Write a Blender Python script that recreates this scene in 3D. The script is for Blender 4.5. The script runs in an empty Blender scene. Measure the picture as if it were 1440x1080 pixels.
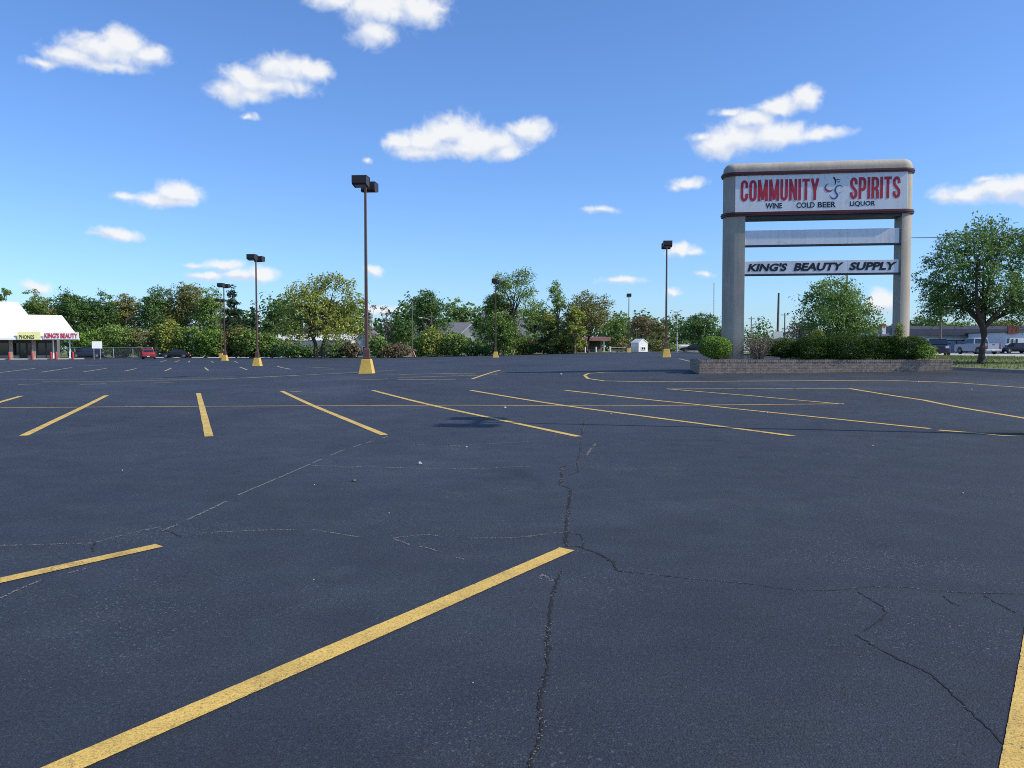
import bpy, bmesh, math, random
import numpy as np
from mathutils import Vector, Matrix
R = math.radians
SC = bpy.context.scene
COL = SC.collection
random.seed(7)

# ------------------------------------------------------------------ camera, sky, sun, exposure
FPX = 1150.0
PITCH = math.atan(50.0 / FPX)
EYE = 1.5
cam_d = bpy.data.cameras.new('camera')
cam_d.sensor_width = 36.0
cam_d.lens = 36.0 * FPX / 1440.0
cam_d.clip_start = 0.05
cam_d.clip_end = 6000
cam = bpy.data.objects.new('camera', cam_d)
cam.location = (0, 0, EYE)
cam.rotation_euler = (R(90) - PITCH, 0, 0)
COL.objects.link(cam)
SC.camera = cam

SUN_EL, SUN_B = R(42.0), R(14.0)          # the sun stands to the right and slightly behind the camera
SUN_DIR = Vector((math.cos(SUN_B) * math.cos(SUN_EL), -math.sin(SUN_B) * math.cos(SUN_EL), math.sin(SUN_EL)))
sd = bpy.data.lights.new('sun', 'SUN')
sd.energy = 5.0
sd.angle = R(0.53)
sd.color = (1.0, 0.92, 0.79)
sun = bpy.data.objects.new('sun', sd)
sun.rotation_euler = SUN_DIR.to_track_quat('Z', 'Y').to_euler()
COL.objects.link(sun)

SC.view_settings.view_transform = 'Standard'
SC.view_settings.look = 'None'
SC.view_settings.exposure = 0.0
SC.view_settings.gamma = 1.0
SC.view_settings.use_curve_mapping = False
SC.cycles.filter_width = 1.0
SC.cycles.use_denoising = False

wd = bpy.data.worlds.new('World')
SC.world = wd
wd.use_nodes = True
WN, WL = wd.node_tree.nodes, wd.node_tree.links
WN.clear()

def wn(t, **k):
    n = WN.new(t)
    for a, b in k.items():
        setattr(n, a, b)
    return n

def wmath(op, a, b=None, c=None, clamp=False):
    n = wn('ShaderNodeMath', operation=op, use_clamp=clamp)
    for i, v in enumerate((a, b, c)):
        if v is None:
            continue
        if isinstance(v, (int, float)):
            n.inputs[i].default_value = v
        else:
            WL.new(v, n.inputs[i])
    return n.outputs[0]

def wvec(op, a, b=None):
    n = wn('ShaderNodeVectorMath', operation=op)
    for i, v in enumerate((a, b)):
        if v is None:
            continue
        if isinstance(v, (tuple, list)):
            n.inputs[i].default_value = v
        else:
            WL.new(v, n.inputs[i])
    return n.outputs['Value'] if op in ('LENGTH', 'DOT_PRODUCT') else n.outputs[0]

def wmix(f, a, b):
    n = wn('ShaderNodeMix', data_type='RGBA')
    for i, v in ((0, f), (6, a), (7, b)):
        if isinstance(v, (int, float, tuple)):
            n.inputs[i].default_value = v
        else:
            WL.new(v, n.inputs[i])
    return n.outputs[2]

sky = wn('ShaderNodeTexSky', sky_type='NISHITA')
sky.sun_disc = False
sky.sun_elevation = SUN_EL
sky.sun_rotation = R(90) + SUN_B
sky.altitude = 200
sky.air_density = 1.0
sky.dust_density = 0.6
sky.ozone_density = 2.0
tint = wn('ShaderNodeMix', data_type='RGBA', blend_type='MULTIPLY')
tint.inputs[0].default_value = 1.0
WL.new(sky.outputs[0], tint.inputs[6])
tint.inputs[7].default_value = (0.655, 0.90, 1.27, 1)
tc = wn('ShaderNodeTexCoord')
dirv = tc.outputs['Generated']
sep = wn('ShaderNodeSeparateXYZ')
WL.new(dirv, sep.inputs[0])
X, Y, Z = sep.outputs
az = wmath('ARCTAN2', X, Y)
azw = wmath('WRAP', az, 0.62832, -0.62832)       # the cloud field goes on round the whole sky
hor = wmath('SQRT', wmath('ADD', wmath('MULTIPLY', X, X), wmath('MULTIPLY', Y, Y)))
el = wmath('ARCTAN2', Z, hor)
uvn = wn('ShaderNodeCombineXYZ')
WL.new(azw, uvn.inputs[0])
WL.new(el, uvn.inputs[1])
UV = uvn.outputs[0]

def noise(scale, detail, rough, vec=dirv, dist=0.0):
    n = wn('ShaderNodeTexNoise')
    n.inputs['Scale'].default_value = scale
    n.inputs['Detail'].default_value = detail
    n.inputs['Roughness'].default_value = rough
    n.inputs['Distortion'].default_value = dist
    WL.new(vec, n.inputs['Vector'])
    return n
n_w = noise(28, 4, 0.55)
warp = wvec('MULTIPLY', wvec('SUBTRACT', n_w.outputs['Color'], (0.5, 0.5, 0.5)), (0.030, 0.018, 0.0))
UVD = wvec('ADD', UV, warp)

def pix_dir(px, py):
    v = Vector((px - 720.0, FPX * math.cos(PITCH) - (py - 540.0) * math.sin(PITCH), -FPX * math.sin(PITCH) - (py - 540.0) * math.cos(PITCH)))
    return v

CLOUDS = [  # x, y, rx, ry of each puff
    (150, 70, 52, 22), (172, 60, 30, 20), (100, 80, 36, 14), (210, 78, 30, 15), (60, 89, 26, 8), (150, 92, 50, 9),
    (398, 100, 46, 22), (355, 116, 44, 22), (325, 128, 34, 16), (442, 101, 34, 15), (418, 94, 34, 14), (385, 120, 56, 16), (345, 132, 46, 12),
    (535, 8, 64, 26), (590, 12, 42, 26), (470, -2, 44, 18), (524, 44, 34, 20), (540, -40, 110, 34),
    (638, 186, 46, 26), (598, 198, 42, 22), (668, 200, 46, 22), (744, 184, 38, 17), (566, 201, 28, 14), (708, 200, 42, 18), (592, 215, 44, 12), (650, 210, 60, 14), (712, 214, 26, 14),
    (1130, 141, 26, 15), (1096, 152, 34, 14), (1062, 170, 40, 18), (1012, 202, 38, 20), (1090, 188, 48, 20), (1150, 189, 40, 9), (1036, 190, 40, 20), (1024, 158, 22, 7), (988, 192, 18, 8),
    (1402, 266, 44, 18), (1360, 272, 40, 13), (1440, 264, 36, 17), (1336, 278, 24, 8), (1388, 253, 20, 6), (1480, 270, 40, 16),
    (252, 273, 30, 17), (218, 282, 30, 12), (184, 277, 24, 7), (240, 285, 34, 9),
    (161, 330, 30, 9), (140, 333, 20, 5),
    (312, 373, 34, 9), (368, 386, 30, 12), (292, 388, 34, 7), (335, 386, 34, 9), (275, 372, 18, 5),
    (840, 296, 27, 6), (966, 257, 24, 9), (952, 262, 14, 6), (874, 396, 34, 7), (957, 350, 20, 11), (972, 352, 14, 7), (529, 381, 15, 9),
    (517, 223, 8, 5), (352, 162, 13, 5), (949, 412, 16, 7), (992, 386, 14, 4), (1236, 424, 20, 18), (50, 404, 20, 10), (540, 437, 36, 7),
]
acc = acc2 = None
for (cx, cy, rx, ry) in CLOUDS:
    v = pix_dir(cx, cy)
    a = math.atan2(v.x, v.y)
    e = math.atan2(v.z, math.hypot(v.x, v.y))
    sx, sy = rx * 1.12 / FPX, ry * 1.12 / FPX
    d = wvec('LENGTH', wvec('MULTIPLY', wvec('SUBTRACT', UVD, (a, e, 0)), (1 / sx, 1 / sy, 0)))
    amp = min(1.0, 0.42 + ry / 22.0)
    t = wmath('MULTIPLY_ADD', d, -amp, amp)
    acc = t if acc is None else wmath('SMOOTH_MAX', acc, t, 0.22)
    d = wvec('LENGTH', wvec('MULTIPLY', wvec('SUBTRACT', UVD, (a - 0.25 * sx, e - 0.55 * sy, 0)), (1 / sx, 1 / sy, 0)))
    t = wmath('MULTIPLY_ADD', d, -amp, amp)
    acc2 = t if acc2 is None else wmath('SMOOTH_MAX', acc2, t, 0.22)
n_d = noise(58, 6, 0.58, dist=0.5)
n_l = noise(40, 3, 0.5)
dens = wmath('ADD', acc, wmath('MULTIPLY', wmath('SUBTRACT', n_d.outputs[0], 0.52), 1.0))
ramp = wn('ShaderNodeMapRange', interpolation_type='SMOOTHSTEP')
WL.new(dens, ramp.inputs[0])
ramp.inputs[1].default_value = -0.10
ramp.inputs[2].default_value = 0.66
alpha = wmath('MULTIPLY', ramp.outputs[0], 0.97)
thick = wn('ShaderNodeMapRange', interpolation_type='SMOOTHSTEP')  # cloud self-shading painted into the colour: bluish undersides, whiter tops towards the sun
WL.new(wmath('ADD', wmath('SUBTRACT', acc, acc2), wmath('MULTIPLY', wmath('SUBTRACT', n_l.outputs[0], 0.5), 1.3)), thick.inputs[0])
thick.inputs[1].default_value = -0.40
thick.inputs[2].default_value = 0.30
SKY_S = 0.15
cloud_col = wmix(thick.outputs[0], (0.64 / SKY_S, 0.72 / SKY_S, 0.88 / SKY_S, 1), (0.92 / SKY_S, 0.935 / SKY_S, 0.95 / SKY_S, 1))
final = wmix(alpha, tint.outputs[2], cloud_col)
bg = wn('ShaderNodeBackground')
WL.new(final, bg.inputs[0])
bg.inputs[1].default_value = SKY_S
wo = wn('ShaderNodeOutputWorld')
WL.new(bg.outputs[0], wo.inputs[0])

# ------------------------------------------------------------------ helpers
def ss(a, b, x):
    t = min(1.0, max(0.0, (x - a) / (b - a)))
    return t * t * (3 - 2 * t)

def zf(x, y):
    """the gentle rise of the ground towards the far right"""
    g = 0.42 + 0.025 * x
    lo, hi = -0.05, 0.85
    t = (g - lo) / (hi - lo)
    t = min(1.0, max(0.0, t))
    g = lo + (hi - lo) * t
    return ss(20, 42, y) * g

def ray(px, py):
    return pix_dir(px, py).normalized()

def gp(px, py):
    """the point of the ground seen at a pixel of the photograph"""
    v = pix_dir(px, py)
    lo, hi = 0.5, 900.0
    f = lambda d: EYE + v.z / v.y * d - zf(v.x / v.y * d, d)
    prev = lo
    d = lo
    while d < hi:
        if f(d) <= 0:
            break
        prev = d
        d *= 1.02
    a, b = prev, d
    for _ in range(40):
        m = 0.5 * (a + b)
        if f(m) > 0:
            a = m
        else:
            b = m
    return v.x / v.y * b, b

def xa(px, d, py=490):
    v = pix_dir(px, py)
    return v.x / v.y * d

def za(py, d):
    v = pix_dir(720, py)
    return EYE + v.z / v.y * d

def tag(o, label=None, cat=None, group=None, kind=None):
    if label: o['label'] = label
    if cat: o['category'] = cat
    if group: o['group'] = group
    if kind: o['kind'] = kind
    return o

def empty(name, loc=(0, 0, 0), rz=0.0):
    o = bpy.data.objects.new(name, None)
    o.empty_display_size = 0.3
    o.location = loc
    o.rotation_euler = (0, 0, rz)
    COL.objects.link(o)
    return o

def link(name, me, mats, parent=None, loc=None, rz=None):
    o = bpy.data.objects.new(name, me)
    if not isinstance(mats, (list, tuple)):
        mats = [mats]
    if not me.materials:
        for m in mats:
            me.materials.append(m)
    COL.objects.link(o)
    if parent is not None:
        o.parent = parent
    if loc is not None:
        o.location = loc
    if rz is not None:
        o.rotation_euler = (0, 0, rz)
    return o

class MB:
    """collects simple shapes into one mesh"""
    def __init__(s):
        s.v, s.f, s.m, s.sm = [], [], [], []
        s.mi = 0
    def add(s, verts, faces, smooth=False):
        b = len(s.v)
        s.v += [tuple(p) for p in verts]
        for f in faces:
            s.f.append([b + i for i in f])
            s.m.append(s.mi)
            s.sm.append(smooth)
        return s
    def box(s, x0, x1, y0, y1, z0, z1, bev=0.0):
        if bev <= 0:
            s.add([(x0, y0, z0), (x1, y0, z0), (x1, y1, z0), (x0, y1, z0), (x0, y0, z1), (x1, y0, z1), (x1, y1, z1), (x0, y1, z1)],
                  [(3, 2, 1, 0), (4, 5, 6, 7), (0, 1, 5, 4), (1, 2, 6, 5), (2, 3, 7, 6), (3, 0, 4, 7)])
        else:
            b = min(bev, abs(x1 - x0) * .45, abs(y1 - y0) * .45, abs(z1 - z0) * .45)
            rings = []
            for z, i in ((z0, b), (z0 + b, 0), (z1 - b, 0), (z1, b)):
                rings.append([(x0 + i + b, y0 + i, z), (x1 - i - b, y0 + i, z), (x1 - i, y0 + i + b, z), (x1 - i, y1 - i - b, z),
                              (x1 - i - b, y1 - i, z), (x0 + i + b, y1 - i, z), (x0 + i, y1 - i - b, z), (x0 + i, y0 + i + b, z)])
            s.loft(rings, caps=True)
        return s
    def loft(s, rings, caps=True, closed=True, smooth=False):
        n = len(rings[0])
        vs, fs = [], []
        for r in rings:
            vs += list(r)
        for i in range(len(rings) - 1):
            for j in range(n if closed else n - 1):
                k = (j + 1) % n
                fs.append((i * n + j, i * n + k, (i + 1) * n + k, (i + 1) * n + j))
        s.add(vs, fs, smooth)
        if caps:
            s.add(rings[0], [tuple(range(n - 1, -1, -1))])
            s.add(rings[-1], [tuple(range(n))])
        return s
    def tube(s, pts, rads, sides=8, caps=True, smooth=True):
        pts = [Vector(p) for p in pts]
        if isinstance(rads, (int, float)):
            rads = [rads] * len(pts)
        rings = []
        up = Vector((0, 0, 1))
        for i, p in enumerate(pts):
            t = (pts[min(i + 1, len(pts) - 1)] - pts[max(i - 1, 0)]).normalized()
            a = t.cross(up)
            if a.length < 1e-3:
                a = t.cross(Vector((1, 0, 0)))
            a.normalize()
            b = a.cross(t)
            rings.append([p + (a * math.cos(2 * math.pi * k / sides) + b * math.sin(2 * math.pi * k / sides)) * rads[i] for k in range(sides)])
        return s.loft(rings, caps=caps, smooth=smooth)
    def poly(s, pts):
        return s.add(pts, [tuple(range(len(pts)))])
    def mesh(s, name):
        me = bpy.data.meshes.new(name)
        me.from_pydata(s.v, [], s.f)
        me.polygons.foreach_set('material_index', s.m)
        me.polygons.foreach_set('use_smooth', s.sm)
        me.update()
        return me
    def build(s, name, mats, parent=None, loc=None, rz=None, fix=True):
        me = s.mesh(name)
        if fix:
            bm = bmesh.new()
            bm.from_mesh(me)
            bmesh.ops.recalc_face_normals(bm, faces=bm.faces)
            bm.to_mesh(me)
            bm.free()
        return link(name, me, mats, parent, loc, rz)

# ------------------------------------------------------------------ materials
MATS = {}
def new_mat(name):
    m = bpy.data.materials.new(name)
    m.use_nodes = True
    nt = m.node_tree
    bs = nt.nodes['Principled BSDF']
    return m, nt, bs

def N(nt, t, **k):
    n = nt.nodes.new(t)
    for a, b in k.items():
        setattr(n, a, b)
    return n

def nz(nt, scale, detail=4, rough=0.6, vec=None, dist=0.0):
    n = N(nt, 'ShaderNodeTexNoise')
    n.inputs['Scale'].default_value = scale
    n.inputs['Detail'].default_value = detail
    n.inputs['Roughness'].default_value = rough
    n.inputs['Distortion'].default_value = dist
    if vec is not None:
        nt.links.new(vec, n.inputs['Vector'])
    return n

def rampn(nt, src, stops):
    r = N(nt, 'ShaderNodeValToRGB')
    while len(r.color_ramp.elements) < len(stops):
        r.color_ramp.elements.new(0.5)
    for e, (p, c) in zip(r.color_ramp.elements, stops):
        e.position = p
        e.color = (*c, 1) if len(c) == 3 else c
    nt.links.new(src, r.inputs[0])
    return r.outputs[0]

def mixc(nt, f, a, b, mode='MIX'):
    n = N(nt, 'ShaderNodeMix', data_type='RGBA', blend_type=mode)
    for i, v in ((0, f), (6, a), (7, b)):
        if isinstance(v, (int, float)):
            n.inputs[i].default_value = v
        elif isinstance(v, tuple):
            n.inputs[i].default_value = (*v, 1) if len(v) == 3 else v
        else:
            nt.links.new(v, n.inputs[i])
    return n.outputs[2]

def simple(name, col, rough=0.6, var=0.25, scale=4.0, metal=0.0, bump=0.0, bscale=60.0, spec=0.5, dirt=None):
    m, nt, bs = new_mat(name)
    tcn = N(nt, 'ShaderNodeTexCoord')
    n1 = nz(nt, scale, 5, 0.62, tcn.outputs['Object'])
    lo = tuple(c * (1 - var) for c in col)
    hi = tuple(min(1, c * (1 + var * 0.6)) for c in col)
    c = rampn(nt, n1.outputs[0], [(0.3, lo), (0.7, hi)])
    if dirt:
        n2 = nz(nt, scale * 2.7, 6, 0.7, tcn.outputs['Object'], 0.6)
        f = rampn(nt, n2.outputs[0], [(0.52, (0, 0, 0)), (0.75, (1, 1, 1))])
        fm = N(nt, 'ShaderNodeMath', operation='MULTIPLY')
        nt.links.new(f, fm.inputs[0])
        fm.inputs[1].default_value = dirt[1]
        c = mixc(nt, fm.outputs[0], c, dirt[0])
    nt.links.new(c, bs.inputs['Base Color'])
    bs.inputs['Roughness'].default_value = rough
    bs.inputs['Metallic'].default_value = metal
    bs.inputs['Specular IOR Level'].default_value = spec
    if bump > 0:
        nb = nz(nt, bscale, 5, 0.65, tcn.outputs['Object'])
        bp = N(nt, 'ShaderNodeBump')
        bp.inputs['Strength'].default_value = 0.7
        bp.inputs['Distance'].default_value = bump
        nt.links.new(nb.outputs[0], bp.inputs['Height'])
        nt.links.new(bp.outputs[0], bs.inputs['Normal'])
    MATS[name] = m
    return m

def asphalt_mat():
    m, nt, bs = new_mat('asphalt')
    tcn = N(nt, 'ShaderNodeTexCoord')
    P = tcn.outputs['Object']
    big = nz(nt, 0.11, 5, 0.6, P, 1.2)
    mid = nz(nt, 1.6, 5, 0.65, P)
    fine = nz(nt, 120, 5, 0.8, P)
    grit = nz(nt, 42, 3, 0.7, P)
    c = rampn(nt, big.outputs[0], [(0.30, (0.020, 0.0265, 0.037)), (0.42, (0.0255, 0.0325, 0.0445)), (0.55, (0.0295, 0.0375, 0.051)), (0.70, (0.042, 0.052, 0.068))])
    c = mixc(nt, 0.7, c, rampn(nt, mid.outputs[0], [(0.3, (0.42, 0.42, 0.44)), (0.7, (0.6, 0.6, 0.6))]), 'OVERLAY')
    c = mixc(nt, 1.0, c, rampn(nt, fine.outputs[0], [(0.33, (0.15, 0.15, 0.15)), (0.45, (0.8, 0.8, 0.8)), (0.56, (1.08, 1.08, 1.08)), (0.68, (2.6, 2.6, 2.6))]), 'MULTIPLY')
    hue = nz(nt, 2.3, 3, 0.6, P)
    c = mixc(nt, 1.0, c, rampn(nt, hue.outputs[1], [(0.3, (0.88, 0.88, 0.88)), (0.7, (1.12, 1.12, 1.12))]), 'MULTIPLY')
    hm = mixc(nt, 0.22, (0.5, 0.5, 0.5), hue.outputs[1])
    c = mixc(nt, 0.6, c, hm, 'OVERLAY')
    c = mixc(nt, 0.9, c, rampn(nt, grit.outputs[0], [(0.30, (0.3, 0.3, 0.3)), (0.42, (0.95, 0.95, 0.95)), (0.56, (1.05, 1.05, 1.05)), (0.70, (2.1, 2.1, 2.1))]), 'MULTIPLY')
    stain = nz(nt, 0.6, 5, 0.55, P, 1.6)
    c = mixc(nt, 1.0, c, rampn(nt, stain.outputs[0], [(0.27, (0.62, 0.62, 0.64)), (0.36, (1, 1, 1)), (0.63, (1, 1, 1)), (0.74, (1.22, 1.21, 1.18))]), 'MULTIPLY')
    # pale stones worn bare of sealer
    vo = N(nt, 'ShaderNodeTexVoronoi')
    vo.inputs['Scale'].default_value = 115
    nt.links.new(P, vo.inputs['Vector'])
    lum = N(nt, 'ShaderNodeSeparateColor')
    nt.links.new(vo.outputs['Color'], lum.inputs[0])
    patch = nz(nt, 0.55, 4, 0.6, P)
    a = N(nt, 'ShaderNodeMath', operation='MULTIPLY_ADD')
    nt.links.new(patch.outputs[0], a.inputs[0])
    a.inputs[1].default_value = 0.45
    nt.links.new(lum.outputs[0], a.inputs[2])
    st = rampn(nt, a.outputs[0], [(0.0, (0, 0, 0)), (0.5, (0, 0, 0)), (1.0, (0, 0, 0))])
    mr = N(nt, 'ShaderNodeMapRange')
    nt.links.new(a.outputs[0], mr.inputs[0])
    mr.inputs[1].default_value = 1.20
    mr.inputs[2].default_value = 1.28
    mr.inputs[3].default_value = 0.0
    mr.inputs[4].default_value = 0.9
    c = mixc(nt, mr.outputs[0], c, (0.15, 0.16, 0.175))
    nt.links.new(c, bs.inputs['Base Color'])
    rr = N(nt, 'ShaderNodeMapRange')
    nt.links.new(mid.outputs[0], rr.inputs[0])
    rr.inputs[3].default_value = 0.62
    rr.inputs[4].default_value = 0.8
    nt.links.new(rr.outputs[0], bs.inputs['Roughness'])
    bs.inputs['Specular IOR Level'].default_value = 0.33
    b1 = N(nt, 'ShaderNodeBump')
    b1.inputs['Strength'].default_value = 0.85
    b1.inputs['Distance'].default_value = 0.009
    nt.links.new(fine.outputs[0], b1.inputs['Height'])
    b2 = N(nt, 'ShaderNodeBump')
    b2.inputs['Strength'].default_value = 0.5
    b2.inputs['Distance'].default_value = 0.007
    nt.links.new(vo.outputs['Distance'], b2.inputs['Height'])
    nt.links.new(b1.outputs[0], b2.inputs['Normal'])
    nt.links.new(b2.outputs[0], bs.inputs['Normal'])
    return m

def line_mat(name, col, wear):
    m, nt, bs = new_mat(name)
    tcn = N(nt, 'ShaderNodeTexCoord')
    P = tcn.outputs['Object']
    n1 = nz(nt, 2.2, 5, 0.6, P)
    c = rampn(nt, n1.outputs[0], [(0.3, tuple(x * 0.82 for x in col)), (0.7, tuple(min(1, x * 1.12) for x in col))])
    fine = nz(nt, 110, 3, 0.75, P)
    c = mixc(nt, 0.85, c, rampn(nt, fine.outputs[0], [(0.32, (0.25, 0.22, 0.2)), (0.55, (1, 1, 1))]), 'MULTIPLY')
    sm = nz(nt, 1.3, 5, 0.7, P, 1.2)
    c = mixc(nt, 0.8, c, rampn(nt, sm.outputs[0], [(0.30, (0.50, 0.47, 0.42)), (0.45, (1, 1, 1))]), 'MULTIPLY')
    n2 = nz(nt, 3.2, 5, 0.7, P, 0.8)
    n3 = nz(nt, 70, 3, 0.7, P)
    add = N(nt, 'ShaderNodeMath', operation='MULTIPLY_ADD')
    nt.links.new(n3.outputs[0], add.inputs[0])
    add.inputs[1].default_value = 0.8
    nt.links.new(n2.outputs[0], add.inputs[2])
    mr = N(nt, 'ShaderNodeMapRange')
    nt.links.new(add.outputs[0], mr.inputs[0])
    mr.inputs[1].default_value = 1.12 - wear
    mr.inputs[2].default_value = 1.24 - wear
    c = mixc(nt, mr.outputs[0], c, (0.055, 0.056, 0.06))
    nt.links.new(c, bs.inputs['Base Color'])
    bs.inputs['Roughness'].default_value = 0.7
    b1 = N(nt, 'ShaderNodeBump')
    b1.inputs['Strength'].default_value = 0.7
    b1.inputs['Distance'].default_value = 0.004
    nt.links.new(fine.outputs[0], b1.inputs['Height'])
    nt.links.new(b1.outputs[0], bs.inputs['Normal'])
    return m

def foliage(name, dark, lightc, accent=None, trans=0.25, af=0.12, spec=0.25):
    m, nt, bs = new_mat(name)
    geo = N(nt, 'ShaderNodeNewGeometry')
    stops = [(0.0, dark), (0.75, lightc)]
    if accent:
        stops = [(0.0, dark), (1 - af - 0.1, lightc), (1.0, accent)]
    c = rampn(nt, geo.outputs['Random Per Island'], stops)
    tcn = N(nt, 'ShaderNodeTexCoord')
    n1 = nz(nt, 0.55, 3, 0.55, tcn.outputs['Object'])
    c = mixc(nt, 0.75, c, rampn(nt, n1.outputs[0], [(0.3, (0.34, 0.36, 0.36)), (0.7, (0.64, 0.63, 0.58))]), 'OVERLAY')
    nt.links.new(c, bs.inputs['Base Color'])
    bs.inputs['Roughness'].default_value = 0.6
    bs.inputs['Specular IOR Level'].default_value = spec
    tr = N(nt, 'ShaderNodeBsdfTranslucent')
    nt.links.new(c, tr.inputs[0])
    mx = N(nt, 'ShaderNodeMixShader')
    mx.inputs[0].default_value = trans
    nt.links.new(bs.outputs[0], mx.inputs[1])
    nt.links.new(tr.outputs[0], mx.inputs[2])
    nt.links.new(mx.outputs[0], nt.nodes['Material Output'].inputs[0])
    return m

def streaked(name, col, dark, amount, rough, var, bump=0.0, scuff=0.0):
    m = simple(name, col, rough, var, 1.1, bump=bump, bscale=120)
    nt = m.node_tree
    bs = nt.nodes['Principled BSDF']
    src = bs.inputs['Base Color'].links[0].from_socket
    tcn = N(nt, 'ShaderNodeTexCoord')
    mp = N(nt, 'ShaderNodeMapping')
    mp.inputs['Scale'].default_value = (7.0, 7.0, 0.35)
    nt.links.new(tcn.outputs['Object'], mp.inputs[0])
    n1 = nz(nt, 1.0, 6, 0.7, mp.outputs[0], 0.3)
    f = rampn(nt, n1.outputs[0], [(0.48, (0, 0, 0)), (0.72, (amount,) * 3)])
    c = mixc(nt, f, src, dark)
    if scuff:
        n2 = nz(nt, 1.6, 5, 0.65, tcn.outputs['Object'], 1.5)
        f2 = rampn(nt, n2.outputs[0], [(0.60, (0, 0, 0)), (0.66, (scuff,) * 3)])
        c = mixc(nt, f2, c, dark)
    nt.links.new(c, bs.inputs['Base Color'])
    return m

M = {}
M['asphalt'] = asphalt_mat()
M['yellow_line'] = line_mat('yellow_line', (0.68, 0.46, 0.105), 0.10)
M['faded_line'] = line_mat('faded_line', (0.55, 0.46, 0.24), 0.17)
M['crack'] = simple('crack_gap', (0.006, 0.006, 0.007), 0.95, 0.3, 40)
M['crumb'] = simple('crack_crumbs', (0.17, 0.165, 0.155), 0.9, 0.5, 60, bump=0.004, bscale=160)
M['grass'] = None
M['concrete'] = simple('concrete', (0.44, 0.42, 0.38), 0.85, 0.22, 1.2, bump=0.004, bscale=70)
M['road'] = simple('road_concrete', (0.46, 0.43, 0.38), 0.85, 0.15, 0.4, bump=0.004, bscale=50)
M['kerb'] = simple('kerb_stone', (0.27, 0.26, 0.24), 0.85, 0.3, 2.0, bump=0.004, bscale=60)
M['soil'] = simple('planter_soil', (0.19, 0.14, 0.09), 0.95, 0.4, 6, bump=0.02, bscale=25)
M['stucco'] = streaked('sign_stucco', (0.42, 0.375, 0.305), (0.22, 0.19, 0.155), 0.40, 0.85, 0.16, 0.005)
M['maroon'] = simple('maroon_trim', (0.085, 0.014, 0.018), 0.5, 0.2, 2)
M['sign_white'] = streaked('sign_face_white', (0.80, 0.80, 0.80), (0.42, 0.44, 0.47), 0.4, 0.4, 0.06, 0.0, 0.35)
M['sign_back'] = simple('sign_frame_dark', (0.05, 0.052, 0.06), 0.5, 0.2, 2)
M['red_print'] = simple('red_print', (0.50, 0.020, 0.045), 0.5, 0.15, 1.5)
M['black_print'] = simple('black_print', (0.008, 0.009, 0.014), 0.5, 0.2, 2)
M['blue_print'] = simple('blue_print', (0.05, 0.10, 0.34), 0.5, 0.2, 2)
M['purple_print'] = simple('purple_print', (0.30, 0.05, 0.16), 0.5, 0.2, 2)
M['pole_brown'] = simple('pole_brown', (0.105, 0.056, 0.045), 0.55, 0.22, 3, dirt=((0.16, 0.07, 0.04), 0.35))
M['head_brown'] = simple('lamp_head_brown', (0.03, 0.023, 0.022), 0.5, 0.2, 3)
M['lens'] = simple('lamp_lens', (0.30, 0.32, 0.34), 0.2, 0.1, 3)
M['base_yellow'] = simple('base_yellow', (0.62, 0.41, 0.085), 0.7, 0.2, 2.2, bump=0.004, bscale=60, dirt=((0.30, 0.22, 0.10), 0.5))
M['white_paint'] = simple('white_paint', (0.80, 0.80, 0.79), 0.5, 0.05, 0.8)
M['off_white'] = simple('off_white', (0.62, 0.62, 0.60), 0.65, 0.12, 0.8)
M['bollard_red'] = simple('bollard_red', (0.42, 0.035, 0.035), 0.5, 0.2, 3)
M['brick_tan'] = simple('brick_tan', (0.345, 0.265, 0.20), 0.9, 0.5, 7, bump=0.004, bscale=90)
M['mortar'] = simple('mortar', (0.24, 0.20, 0.165), 0.95, 0.25, 8, bump=0.004, bscale=90)
M['brick_red'] = simple('brick_red', (0.21, 0.065, 0.045), 0.9, 0.3, 3, bump=0.004, bscale=50)
M['glass'] = simple('dark_glass', (0.02, 0.026, 0.03), 0.06, 0.2, 0.7, spec=0.7)
M['frame_dark'] = simple('dark_frame', (0.06, 0.058, 0.06), 0.5, 0.2, 2)
M['shop_wall'] = simple('shop_wall', (0.20, 0.185, 0.165), 0.8, 0.2, 1)
M['shingle'] = simple('grey_shingle', (0.145, 0.15, 0.165), 0.9, 0.25, 1.6, bump=0.01, bscale=12)
M['siding'] = simple('pale_siding', (0.50, 0.50, 0.50), 0.7, 0.1, 1)
M['siding_blue'] = simple('blue_grey_siding', (0.30, 0.35, 0.42), 0.7, 0.1, 1)
M['yellow_sign'] = simple('yellow_sign_face', (0.80, 0.79, 0.34), 0.5, 0.08, 1)
M['steel'] = simple('galvanised_steel', (0.42, 0.43, 0.44), 0.45, 0.15, 3, metal=0.4)
M['wood'] = simple('weathered_wood', (0.15, 0.125, 0.10), 0.9, 0.3, 3, bump=0.006, bscale=20)
M['bark'] = simple('bark', (0.085, 0.066, 0.052), 0.95, 0.4, 5, bump=0.02, bscale=18)
M['bark_grey'] = simple('bark_grey', (0.20, 0.185, 0.17), 0.95, 0.3, 5, bump=0.02, bscale=18)
M['tyre'] = simple('tyre_rubber', (0.018, 0.018, 0.019), 0.85, 0.2, 6)
M['rim'] = simple('alloy_rim', (0.40, 0.41, 0.43), 0.35, 0.1, 4, metal=0.7)
M['car_red'] = simple('paint_red', (0.36, 0.035, 0.045), 0.28, 0.06, 1)
M['car_black'] = simple('paint_black', (0.012, 0.013, 0.017), 0.22, 0.1, 1)
M['car_navy'] = simple('paint_navy', (0.014, 0.019, 0.045), 0.25, 0.1, 1)
M['car_silver'] = simple('paint_silver', (0.34, 0.37, 0.43), 0.3, 0.06, 1, metal=0.25)
M['car_white'] = simple('paint_white', (0.75, 0.75, 0.75), 0.3, 0.04, 1)
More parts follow.
